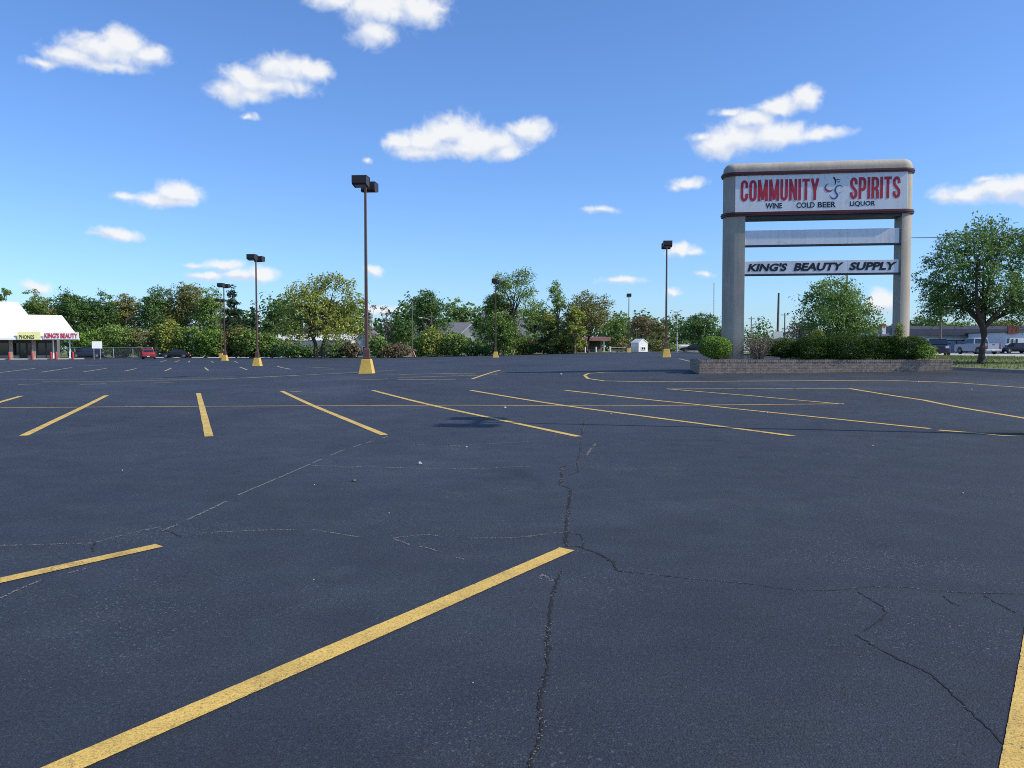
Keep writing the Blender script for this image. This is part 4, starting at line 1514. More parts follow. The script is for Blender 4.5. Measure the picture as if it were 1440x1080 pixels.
# ------------------------------------------------------------------ vehicles (forward is +X)
def wheel_meshes(r, w):
    t = MB()
    prof = [(r * .62, w * .5 - .005), (r * .9, w * .5), (r, w * .36), (r, -w * .36), (r * .9, -w * .5), (r * .62, -w * .5 + .005)]
    rings = [[(math.cos(2 * math.pi * k / 20) * a, b, math.sin(2 * math.pi * k / 20) * a) for k in range(20)] for a, b in prof]
    t.loft(rings, smooth=True)
    rim = MB()
    for s in (-1, 1):
        y = s * (w * .5 - .012)
        rings = [[(math.cos(2 * math.pi * k / 20) * a, y + s * o, math.sin(2 * math.pi * k / 20) * a) for k in range(20)] for a, o in ((r * .63, .002), (r * .55, .014), (r * .5, -.01), (r * .18, .004), (r * .12, .016))]
        rim.loft(rings)
        for q in range(5):
            an = q * 1.2566
            ca_, sa_ = math.cos(an), math.sin(an)
            rim.add([(ca_ * r * .15 - sa_ * r * .07, y + s * .012, sa_ * r * .15 + ca_ * r * .07), (ca_ * r * .15 + sa_ * r * .07, y + s * .012, sa_ * r * .15 - ca_ * r * .07),
                     (ca_ * r * .55 + sa_ * r * .05, y + s * .010, sa_ * r * .55 - ca_ * r * .05), (ca_ * r * .55 - sa_ * r * .05, y + s * .010, sa_ * r * .55 + ca_ * r * .05)], [(0, 1, 2, 3)])
    return t.mesh('tyre'), rim.mesh('rim')

def vehicle(name, label, cat, loc, rz, paint_m, L, Wd, roof, belt, kind, wheel_r=.33, group=None, ladder=False, two_tone=None):
    root = empty(name, loc, rz)
    tag(root, label, cat, group)
    hw = Wd / 2
    zb = wheel_r * .72
    hood = belt - (.06 if kind != 'pickup' else .0)
    f, r = L / 2, -L / 2
    if kind == 'sedan':
        st = [(f, zb + .16, belt - .34, .80), (f - .12, zb + .04, belt - .22, .92), (f - .45, zb, belt - .15, .98), (f * .42, zb, belt - .03, 1), (0, zb, belt, 1), (r * .55, zb, belt + .02, 1), (r + .35, zb, belt - .02, .98), (r + .08, zb + .06, belt - .06, .92), (r, zb + .18, belt - .14, .84)]
        cab = (f * .44, f * .08, r * .48, r * .80)
    elif kind == 'hatch':
        st = [(f, zb + .16, belt - .32, .80), (f - .12, zb + .04, belt - .22, .92), (f - .45, zb, belt - .14, .98), (f * .45, zb, belt - .03, 1), (0, zb, belt, 1), (r * .6, zb, belt + .03, 1), (r + .15, zb, belt + .02, .97), (r + .03, zb + .06, belt - .10, .93), (r, zb + .18, belt - .2, .90)]
        cab = (f * .50, f * .14, r * .72, r * .96)
    elif kind == 'suv':
        st = [(f, zb + .14, belt - .26, .84), (f - .08, zb + .02, belt - .14, .95), (f - .35, zb, belt - .08, 1), (f * .5, zb, belt - .02, 1), (0, zb, belt, 1), (r * .6, zb, belt, 1), (r + .10, zb, belt, .98), (r, zb + .08, belt - .04, .94)]
        cab = (f * .52, f * .26, r * .88, r * .98)
    else:
        st = [(f, zb + .12, belt - .18, .86), (f - .08, zb, belt - .08, .96), (f - .4, zb, belt - .04, 1), (f * .45, zb, belt - .01, 1), (0, zb, belt, 1), (r * .30, zb + .02, belt, 1)]
        cab = (f * .47, f * .22, r * .22, r * .29)
    mb = MB()
    rings = []
    for (x_, z0, z1, k) in st:
        w = hw * k
        rings.append([(x_, -w * .84, z0), (x_, w * .84, z0), (x_, w * .97, z0 + .10), (x_, w, z0 + (z1 - z0) * .55), (x_, w * .97, z1 - .06), (x_, w * .90, z1), (x_, -w * .90, z1), (x_, -w * .97, z1 - .06), (x_, -w, z0 + (z1 - z0) * .55), (x_, -w * .97, z0 + .10)])
    mb.loft(rings, smooth=True)
    body = mb.build('body', paint_m, root); smooth_angle(body, 38)
    # cabin
    xf0, xf1, xr1, xr0 = cab
    zc0 = belt - .05
    cw, rw = hw * .90, hw * .74
    cb = MB()
    base = [(xf0, -cw, zc0), (xf0, cw, zc0), (xr0, cw, zc0), (xr0, -cw, zc0)]
    rings = []
    for t_, zz in ((0, zc0), (.9, zc0 + (roof - zc0) * .9), (.97, zc0 + (roof - zc0) * .98), (.90, roof)):
        if zz == roof:
            xa_, xb_, ww = xf1 - .12, xr1 + .12, rw - .1
        else:
            xa_, xb_, ww = xf0 + (xf1 - xf0) * t_, xr0 + (xr1 - xr0) * t_, cw + (rw - cw) * t_
        rings.append([(xa_, -ww, zz), (xa_, ww, zz), (xb_, ww, zz), (xb_, -ww, zz)])
    cb.loft(rings)
    c = cb.build('cabin', two_tone or paint_m, root); smooth_angle(c, 30)
    def on(t_, sy):            # outline at a height fraction on the cabin shell
        return xf0 + (xf1 - xf0) * t_, xr0 + (xr1 - xr0) * t_, (cw + (rw - cw) * t_)
    a0, b0, w0 = on(.10, 1); a1, b1, w1 = on(.82, 1)
    zz0, zz1 = zc0 + (roof - zc0) * .10 + .03, zc0 + (roof - zc0) * .82
    g = .008
    m_ = MB(); m_.add([(a0 + g, -w0 * .9, zz0), (a0 + g, w0 * .9, zz0), (a1 + g, w1 * .9, zz1), (a1 + g, -w1 * .9, zz1)], [(0, 1, 2, 3)])
    m_.build('windscreen', M['glass'], root)
    m_ = MB(); m_.add([(b0 - g, w0 * .88, zz0), (b0 - g, -w0 * .88, zz0), (b1 - g, -w1 * .88, zz1), (b1 - g, w1 * .88, zz1)], [(0, 1, 2, 3)])
    m_.build('rear_window', M['glass'], root)
    nwin = 3 if kind == 'suv' else 2
    for s in (-1, 1):
        for k in range(nwin):
            t0, t1 = .05 + .9 * k / nwin + .015, .05 + .9 * (k + 1) / nwin - .015
            m_ = MB()
            p = lambda a_, b_, t_: a_ + (b_ - a_) * t_
            m_.add([(p(a0, b0, t0), s * (w0 + g), zz0), (p(a0, b0, t1), s * (w0 + g), zz0), (p(a1, b1, t1), s * (w1 + g), zz1), (p(a1, b1, t0), s * (w1 + g), zz1)], [(0, 1, 2, 3)])
            m_.build('side_window', M['glass'], root)
        quad_box('mirror', M['plastic'], root, xf0 - .32, xf0 - .18, s * (hw * .93) - (.0 if s > 0 else .2), s * (hw * .93) + (.2 if s > 0 else .0), belt + .02, belt + .17, .03)
    # bumpers, lights, plate
    quad_box('bumper', M['plastic'] if kind != 'pickup' else M['steel'], root, f - .06, f + .05, -hw * .82, hw * .82, zb + .04, zb + .26, .03)
    quad_box('bumper', M['plastic'] if kind != 'pickup' else M['steel'], root, r - .06, r + .08, -hw * .84, hw * .84, zb + .08, zb + .30, .03)
    hz = belt - (.36 if kind in ('sedan', 'hatch') else .34)
    for s in (-1, 1):
        y0, y1 = sorted((s * hw * .50, s * hw * .82))
        quad_box('headlight', M['lamp_clear'], root, f - .16, f + .012, y0, y1, hz, hz + .17, .02)
        y0, y1 = sorted((s * hw * .66, s * hw * .93))
        tz = belt - .36 if kind != 'pickup' else belt - .42
        quad_box('tail_light', M['lamp_red'], root, r - .012, r + .10, y0, y1, tz, tz + (.2 if kind != 'suv' else .32), .02)
    quad_box('grille', M['plastic'], root, f - .05, f + .008, -hw * .42, hw * .42, hz - .02, hz + .15)
    quad_box('number_plate', M['off_white'], root, r - .075 - .012, r - .062, -.17, .17, zb + .12, zb + .26)
    if kind == 'pickup':
        bx0, bx1 = r + .06, r * .30 - .01
        bd = MB()
        t_ = .07
        bd.box(r, bx1, -hw * .99, hw * .99, zb + .05, zb + .30)
        bd.box(r, bx1, -hw * .99, -hw * .99 + t_, zb + .301, belt + .03)
        bd.box(r, bx1, hw * .99 - t_, hw * .99, zb + .301, belt + .03)
        bd.box(bx1 - t_, bx1, -hw * .99 + t_ + .001, hw * .99 - t_ - .001, zb + .301, belt + .03)
        bd.build('bed', paint_m, root)
        tgt = quad_box('tailgate', paint_m, root, r - .03, r + t_ - .003, -hw * .64, hw * .64, zb + .32, belt + .035)
        quad_box('handle', M['plastic'], tgt, r - .05, r - .031, -.12, .12, belt - .14, belt - .06)
    tm, rm = wheel_meshes(wheel_r, .22)
    wb = L * .295
    for sx in (wb, -wb):
        for s in (-1, 1):
            ar = MB()
            seg = 14
            vs_ = [(sx, s * (hw + .003), wheel_r)] + [(sx + math.cos(math.pi * k / seg) * wheel_r * 1.2, s * (hw + .003), wheel_r * .98 + math.sin(math.pi * k / seg) * wheel_r * 1.2) for k in range(seg + 1)]
            ar.add(vs_, [(0, k + 1, k + 2) for k in range(seg)])
            ar.build('wheel_arch', M['plastic'], root)
            w = link('wheel', tm, M['tyre'], root, (sx, s * (hw - .09), wheel_r))
            link('rim', rm, M['rim'], w)
    if ladder:
        rk = MB()
        for s in (-1, 1):
            rk.tube([(xf1 - .25, s * rw * .8, roof + .05), (xr1 + .25, s * rw * .8, roof + .05)], .02, 5)
        rk.build('roof_rail', M['steel'], root)
    return root

def ground_loc(px, d):
    x = xa(px, d)
    return (x, d, zf(x, d))
lc = list(ground_loc(121.5, 114.5))
vehicle('sport_utility', 'dark blue sport utility car parked at the end of the white roofed shops', 'car', ground_loc(121, 128), R(205), M['car_navy'], 4.9, 1.85, 1.80, 1.08, 'suv', .37)
vehicle('hatchback_car', 'dark red hatchback seen from behind on the far left of the lot', 'car', ground_loc(209.5, 119), R(111), M['car_red'], 4.1, 1.75, 1.5, .98, 'hatch', .31)
vehicle('sedan_car', 'black sedan parked at the shrubs right of the red hatchback', 'car', ground_loc(246, 133), R(196), M['car_black'], 4.6, 1.78, 1.42, .95, 'sedan', .32)
vehicle('silver_pickup', 'silver pickup with a dark window line driving behind the street tree', 'pickup', ground_loc(1374, 92), R(93), M['car_silver'], 5.7, 1.98, 1.86, 1.16, 'pickup', .39, two_tone=M['car_silver'])
vehicle('sport_utility', 'dark blue car with pale headlamps beside the end of the hedge', 'car', ground_loc(1317.5, 76), R(-112), M['car_navy'], 4.6, 1.85, 1.55, 1.0, 'suv', .34)
vehicle('black_car', 'black car far down the street left of the rounded bush', 'car', ground_loc(974, 150), R(172), M['car_black'], 4.6, 1.8, 1.45, .95, 'sedan', .32)
vehicle('parked_car', 'small dark car at the right edge below the white annex', 'car', ground_loc(1428, 109), R(180), M['car_black'], 4.5, 1.75, 1.4, .94, 'sedan', .32)

# ------------------------------------------------------------------ street furniture
# white board on posts
x, y = xa(136.5, 116), 116
bs_ = empty('board_sign', (x, y, zf(x, y)), R(28)); tag(bs_, 'blank white board on two posts beside the dark blue sport utility car', 'sign')
quad_box('board', M['white_paint'], bs_, -.64, .64, -.05, .0, za(490, 116) - zf(x, y), za(480, 116) - zf(x, y))
for s in (-.4, .42):
    quad_box('post', M['steel'], bs_, s - .04, s + .04, .002, .08, -.2, za(481, 116) - zf(x, y))
# wheel stops along the far edge
ws = MB()
ws.loft([[(x_, -.09, -.02), (x_, .09, -.02), (x_, .09, .06), (x_, .055, .13), (x_, -.055, .13), (x_, -.09, .06)] for x_ in (-.92, .92)])
me_ws = ws.mesh('wheel_stop')
for i, px in enumerate((226, 252, 277.5, 300, 322.5, 341.5, 372, 392)):
    d = 134.5
    x = xa(px, d)
    o = link('wheel_stop', me_ws, M['off_white'], None, (x, d, zf(x, d)))
    tag(o, ['pale concrete wheel stop behind the red hatchback, first of the row', 'pale wheel stop just left of the black sedan nose', 'pale wheel stop at the right end of the black sedan',
            'pale wheel stop left of the pair of thin poles', 'pale wheel stop right after the pair of thin poles', 'pale wheel stop halfway between the thin poles and the next lamp pole',
            'pale wheel stop just right of the lamp pole by the conifers', 'pale wheel stop nearest the big yellow green tree'][i], 'wheel stop', 'pale wheel stops along the far edge')

def street_lamp(px, d, ytop, arm, label, name='street_lamp', wood=True, pole_top=None, double=False, cat='street lamp'):
    x = xa(px, d); z0 = zf(x, d)
    root = empty(name, (x, d, z0)); tag(root, label, cat)
    h = za(ytop, d) - z0
    ph = za(pole_top, d) - z0 if pole_top else h - .15
    mb = MB(); mb.tube([(0, 0, -.3), (0, 0, ph)], [.15, .10], 8)
    mb.build('pole', M['wood'] if wood else M['steel'], root)
    arms = (arm, -arm) if double else (arm,)
    for a in arms:
        mb = MB(); mb.tube([(0, 0, h - .55), (a * .35, -.1, h - .15), (a * .8, -.15, h)], [.045, .045, .04], 6)
        am = mb.build('arm', M['steel'], root)
        mb = MB()
        s = 1 if a > 0 else -1
        mb.loft([[(a * .78 + s * u, -.15 - w, h - .07 + q), (a * .78 + s * u, -.15 + w, h - .07 + q), (a * .78 + s * u, -.15 + w * .8, h + .09 + q), (a * .78 + s * u, -.15 - w * .8, h + .09 + q)] for u, w, q in ((0, .06, .02), (.2, .16, .0), (.55, .15, 0), (.72, .06, .03))])
        mb.build('lamp_head', M['off_white'], root)
    return root
street_lamp(178, 150, 445.5, 2.2, 'curved arm street lamp in front of the dark woods on the left', pole_top=447)
street_lamp(380, 150, 450, 1.9, 'street lamp on a tall wooden pole right of the lamp pole by the conifers', pole_top=437)
street_lamp(607, 150, 447, -2.1, 'street lamp whose arm points left above the grey roofs', pole_top=440)
street_lamp(952, 160, 437, .75, 'pale street lamp pole with two heads left of the planter', wood=False, double=True)
street_lamp(276, 150, 456, .9, 'short pole with two white lamps among the left shrubs', double=True)

def utility_pole(px, d, ytop, label, cross=1.6, name='utility_pole', drum=False, r=.15, tilt=0.0, box=None):
    x = xa(px, d); z0 = zf(x, d)
    root = empty(name, (x, d, z0)); tag(root, label, 'utility pole')
    h = za(ytop, d) - z0
    mb = MB(); mb.tube([(0, 0, -.4), (tilt * h, 0, h)], [r * 1.25, r * .8], 8)
    mb.build('pole', M['wood'], root)
    if cross:
        c = quad_box('crossarm', M['wood'], root, -cross / 2, cross / 2, -.22, -.10, h - .5, h - .38)
        for u in (-.45, 0, .45):
            m_ = MB(); m_.tube([(u * cross, -.16, h - .379), (u * cross, -.16, h - .24)], [.05, .03], 6)
            m_.build('insulator', M['off_white'], c)
    if drum:
        for s in (-1, 1):
            m_ = MB(); m_.tube([(s * .42, -.2, h - 2.0), (s * .42, -.2, h - 1.96), (s * .42, -.2, h - 1.0), (s * .42, -.2, h - .93)], [.2, .3, .3, .22], 12)
            m_.build('transformer', M['off_white'], root)
    if box:
        zb_ = za(box, d) - z0
        quad_box('white_box', M['off_white'], root, -.5, .5, -.3, -.2, zb_ - .5, zb_ + .5)
    return root
utility_pole(683.5, 150, 431, 'wooden pole carrying two white transformers beside the tall sparse tree', 1.8, drum=True)
utility_pole(1056, 150, 445, 'thin pale utility pole seen past the left sign pillar', 1.1, r=.11)
utility_pole(1093, 88, 412, 'dark bare pole with a small white box seen under the sign panels', 0, r=.13, tilt=0.012, box=473)
utility_pole(1103, 170, 440, 'distant utility pole right of the dark bare pole', 1.6, r=.14)
utility_pole(1189.5, 140, 378, 'tall utility pole rising behind the tree between the sign pillars', 0.0, r=.17)
utility_pole(305, 146, 449, 'short grey pole half hidden left of the pair of lamp poles', 0, r=.12)
utility_pole(895, 175, 461, 'slim pole above the roof of the white shed', .6, r=.1)
utility_pole(1322, 96, 438, 'grey pole behind the dark blue car at the hedge end', 0, r=.16)
# braced pole with the orange barrier at its foot
x, d = xa(580, 139), 139.0
bp_ = empty('guyed_pole', (x, d, zf(x, d))); tag(bp_, 'tall thin pole with a diagonal brace at the rear edge of the lot', 'utility pole')
hh = za(423, d) - zf(x, d)
mb = MB(); mb.tube([(0, 0, -.3), (0, 0, hh)], [.13, .08], 8); mb.build('pole', M['wood'], bp_)
mb = MB(); mb.tube([(.62, -.1, -.1), (.05, -.05, 1.3)], [.06, .06], 6); mb.build('brace', M['off_white'], bp_)
quad_box('cap', M['frame_dark'], bp_, -.3, .3, -.15, .15, hh, hh + .3, .03)
x = xa(577, 137.5)
br = empty('barrier', (x, 137.5, zf(x, 137.5))); tag(br, 'small orange and white barrier at the foot of the braced pole', 'barrier')
for i in range(3):
    quad_box('board', M['orange'] if i % 2 == 0 else M['off_white'], br, -.55 + .36 * i, -.55 + .36 * (i + 1) - .004, -.03, .03, .35, .85)
for s in (-.5, .48):
    quad_box('leg', M['off_white'], br, s - .03, s + .03, .032, .09, -.05, .95)
# drive-through sign on a pole beyond the hedge
x, d = xa(1241.5, 120), 120.0
fs_ = empty('pole_sign', (x, d, zf(x, d))); tag(fs_, 'small pole sign with a red top and white face beside the right pillar', 'sign')
h0 = zf(x, d)
quad_box('post', M['frame_dark'], fs_, -.45, -.28, -.08, .08, -.2, za(456, d) - h0)
quad_box('white_face', M['off_white'], fs_, -.2, .35, -.1, .1, za(470, d) - h0, za(459, d) - h0)
quad_box('red_top', M['bollard_red'], fs_, -.6, .35, -.12, .12, za(459, d) - h0 + .003, za(455.5, d) - h0)
# far lattice mast
x, d = xa(1003, 900), 900.0
tw = empty('radio_mast', (x, d, 0.5)); tag(tw, 'very distant thin radio mast above the trees left of the sign', 'mast')
ht = za(398, d)
mb = MB()
for k in range(3):
    an = k * 2.094
    mb.tube([(math.cos(an) * .7, math.sin(an) * .7, -2), (math.cos(an) * .5, math.sin(an) * .5, ht)], .10, 4)
mb.build('leg_frame', M['steel'], tw)
mb = MB()
for k in range(24):
    z = ht * k / 24
    for q in range(3):
        a_, b_ = q * 2.094, (q + 1) * 2.094
        mb.tube([(math.cos(a_) * .6, math.sin(a_) * .6, z), (math.cos(b_) * .6, math.sin(b_) * .6, z + ht / 24)], .05, 3)
mb.build('lattice', M['steel'], tw)
# overhead wire crossing behind the sign to the street tree
p0 = Vector((xa(1030, 100), 100, za(333, 100))); p1 = Vector((xa(1475, 80), 80, za(331, 80)))
wp = utility_pole(1030, 100, 329, 'utility pole hidden behind the left sign pillar', 0, r=.14)
wp2 = utility_pole(1476, 80, 327, 'utility pole just outside the right edge that carries the wire', 0, r=.14)
mb = MB(); mb.tube([p0.lerp(p1, i / 12) - Vector((0, 0, .8 * 4 * (i / 12) * (1 - i / 12) * .25)) for i in range(13)], .035, 5)
tag(mb.build('overhead_wire', M['frame_dark']), 'thin dark overhead wire running right from the sign into the street tree', 'wire')

# litter
rl = random.Random(21)
def scrap(px, py, s, mat, lab, cat, grp, name):
    x, y = gp(px, py)
    mb = MB()
    n = 7
    rg = [[(math.cos(6.283 * k / n) * s * rl.uniform(.6, 1.1) * q, math.sin(6.283 * k / n) * s * rl.uniform(.6, 1.1) * q, z * s) for k in range(n)] for q, z in ((.8, 0.0), (1, .3), (.75, .75), (.3, 1.0))]
    mb.loft(rg)
    tag(mb.build(name, mat, None, (x, y, zf(x, y) + .001)), lab, cat, grp)
scrap(590, 653, .035, M['litter'], 'crumpled white scrap on the open asphalt below the lamp head shadow', 'litter', None, 'paper_scrap')
scrap(498, 677, .028, M['stone'], 'dark pebble lying on the asphalt left of the crumpled scrap', 'pebble', None, 'pebble')
for px, py, s in ((442, 682, .008), (547, 722, .008), (441, 816, .006), (665, 961, .005), (789, 527, .06), (710, 574, .04), (859, 582.5, .025), (1078, 581, .04), (1291, 537.5, .045), (1366, 548, .03),
                  (1227, 627.5, .018), (1354, 694, .012), (656, 629, .018), (172, 662, .012), (973, 507, .09)):
    scrap(px, py, s, M['litter'], 'small pale crumb of litter lying alone on the asphalt', 'litter', 'pale crumbs of litter on the asphalt', 'paper_scrap')

# ------------------------------------------------------------------ vegetation
def leaf_quads(C, Nrm, ln, wd, rng, fold=0.0):
    """diamond leaves: centres, facing directions, lengths and widths to an array of corners"""
    n = len(C)
    t = rng.normal(size=(n, 3))
    t -= (t * Nrm).sum(1, keepdims=True) * Nrm
    t /= np.linalg.norm(t, axis=1, keepdims=True) + 1e-9
    b = np.cross(Nrm, t)
    V = np.empty((n, 4, 3))
    l, w = ln[:, None] * .5, wd[:, None] * .5
    V[:, 0] = C - t * l
    V[:, 1] = C + b * w + Nrm * (w * fold)
    V[:, 2] = C + t * l
    V[:, 3] = C - b * w + Nrm * (w * fold)
    return V.reshape(-1, 3)

def unit(a):
    return a / (np.linalg.norm(a, axis=-1, keepdims=True) + 1e-9)

def crown_points(blobs, ncl, per, cr, rng, shell=0.5, flat=0.75):
    """clumps of leaves spread through a union of ellipsoids; returns leaf centres, clump centres"""
    vol = np.array([b[3] * b[4] * b[5] for b in blobs]) ** 0.8
    pick = rng.choice(len(blobs), ncl, p=vol / vol.sum())
    B = np.array(blobs)[pick]
    dirs = unit(rng.normal(size=(ncl, 3)))
    r = (shell + (1 - shell) * rng.random(ncl) ** 0.5) * rng.uniform(0.82, 1.12, ncl)
    cl = B[:, :3] + dirs * B[:, 3:6] * r[:, None]
    k = np.repeat(np.arange(ncl), per)
    size = rng.uniform(.55, 1.35, ncl)[k]
    off = unit(rng.normal(size=(len(k), 3))) * (rng.random(len(k)) ** .45)[:, None] * (cr * size)[:, None]
    off[:, 2] *= flat
    return cl[k] + off, cl, off

def make_crown(name, blobs, ncl, per, cr, leaf, mat, parent, rng, shell=.5, ratio=.55, droop=0.0, flat=.75):
    P, cl, off = crown_points(blobs, ncl, per, cr, rng, shell, flat)
    nrm = unit(unit(off) * .55 + rng.normal(size=P.shape) * .6 + np.array([0, 0, .45 - droop]))
    ln = leaf * rng.uniform(.6, 1.35, len(P))
    V = leaf_quads(P, nrm, ln, ln * ratio, rng, .15)
    me = raw_mesh(name, V, 4)
    return link(name, me, mat, parent), cl

def limbs(mb, base, top, r0, targets, rng, n, bend=.25, rt=.02):
    """trunk and limbs: from a fork point out to some of the clumps"""
    base, top = Vector(base), Vector(top)
    for i in range(n):
        t = Vector(targets[int(rng.integers(len(targets)))])
        f = rng.uniform(.35, 1.0)
        s = base.lerp(top, f)
        m = s.lerp(t, .5) + Vector((0, 0, (t - s).length * bend * rng.uniform(.3, 1)))
        m2 = s.lerp(m, .5) + Vector((rng.normal() * .1, rng.normal() * .1, (t - s).length * .06))
        rr = r0 * (1.1 - .6 * f) * .55
        mb.tube([s, m2, m, m.lerp(t, .6) + Vector((rng.normal() * .1, rng.normal() * .1, .1)), t], [rr, rr * .8, rr * .55, rr * .35, rt], 5)

def tree(name, label, px, ytop, wpx, d, leafm, seed, style='round', leaf=None, cover=3.2, bark='bark', group=None, trunk_r=None, crown_from=.22, depth=1.0):
    rng = np.random.default_rng(seed)
    x = xa(px, d); z0 = zf(x, d)
    H = za(ytop, d) - z0
    W = wpx * d / FPX
    root = empty(name, (x, d, z0)); tag(root, label, 'tree', group)
    leaf = leaf or max(.10, d * .0022)
    Rw = W / 2
    bl = []
    lo = H * crown_from
    if style == 'conifer':
        n = 9
        for i in range(n):
            f = i / (n - 1)
            z = lo * .4 + (H - lo * .4) * f
            rr = max(.3, 1.2 * Rw * (1 - f) ** .8)
            bl.append((rng.normal() * .1, rng.normal() * .1, z - H * .03, rr, rr, H * .05))
    elif style == 'sparse':
        lo = H * .14
        for i in range(17):
            a = rng.uniform(0, 6.28); f = (i + rng.random()) / 17
            z = lo + (H - lo) * (.06 + .84 * f)
            q = Rw * .75 * math.sin(math.pi * min(.95, .28 + .58 * f)) * rng.uniform(.4, 1)
            rr = Rw * rng.uniform(.24, .42)
            bl.append((math.cos(a) * q, math.sin(a) * q * depth, z - rr * .3, rr, rr, rr * .75))
        bl.append((rng.normal() * .2 * Rw, 0, H - Rw * .28, Rw * .32, Rw * .32, Rw * .28))
    else:
        n = 9
        for i in range(n):
            a = 6.283 * i / n + rng.uniform(-.4, .4)
            f = rng.random()
            z = lo + (H - lo) * (.28 + .5 * f)
            q = Rw * .58 * (1.05 - .55 * f)
            rr = Rw * rng.uniform(.36, .54)
            bl.append((math.cos(a) * q, math.sin(a) * q * depth, z, rr, rr, min((H - lo) * .30, rr * 1.0)))
        bl.append((rng.normal() * .12 * Rw, 0, H - min((H - lo) * .24, Rw * .6), Rw * .5, Rw * .5, min((H - lo) * .24, Rw * .6)))
        bl.append((0, 0, lo + (H - lo) * .42, Rw * .7, Rw * .7, (H - lo) * .36))
        bl.append((rng.normal() * .4 * Rw, 0, H - Rw * .75, Rw * .42, Rw * .42, Rw * .40))
    area = W * (H - lo)
    nl = int(cover * area / (leaf * leaf * .275))
    per = 26 if style != 'conifer' else 14
    ncl = max(30, nl // per)
    cr = max(leaf * 1.5, Rw * (.17 if style == 'sparse' else .20)) if style != 'conifer' else max(leaf * 1.3, Rw * .16)
    shell = .45 if style != 'sparse' else .2
    c, cl = make_crown('crown', bl, ncl, per, cr, leaf, M[leafm], root, rng, shell, .55, .2 if style == 'conifer' else 0, .6 if style != 'sparse' else .8)
    tr = trunk_r or max(.12, H * .022)
    mb = MB()
    top = H * (.92 if style == 'conifer' else .62)
    mb.tube([(0, 0, -.3), (0, 0, .1), (rng.normal() * .1, rng.normal() * .1, lo), (rng.normal() * .25, rng.normal() * .2, top * .75), (rng.normal() * .3, 0, top)], [tr * 1.5, tr * 1.1, tr * .85, tr * .5, tr * .2], 8)
    limbs(mb, (0, 0, lo * .7), (0, 0, top), tr, cl, rng, 22 if style != 'conifer' else 8, .15)
    mb.build('trunk', M[bark], root, fix=False)
    return root

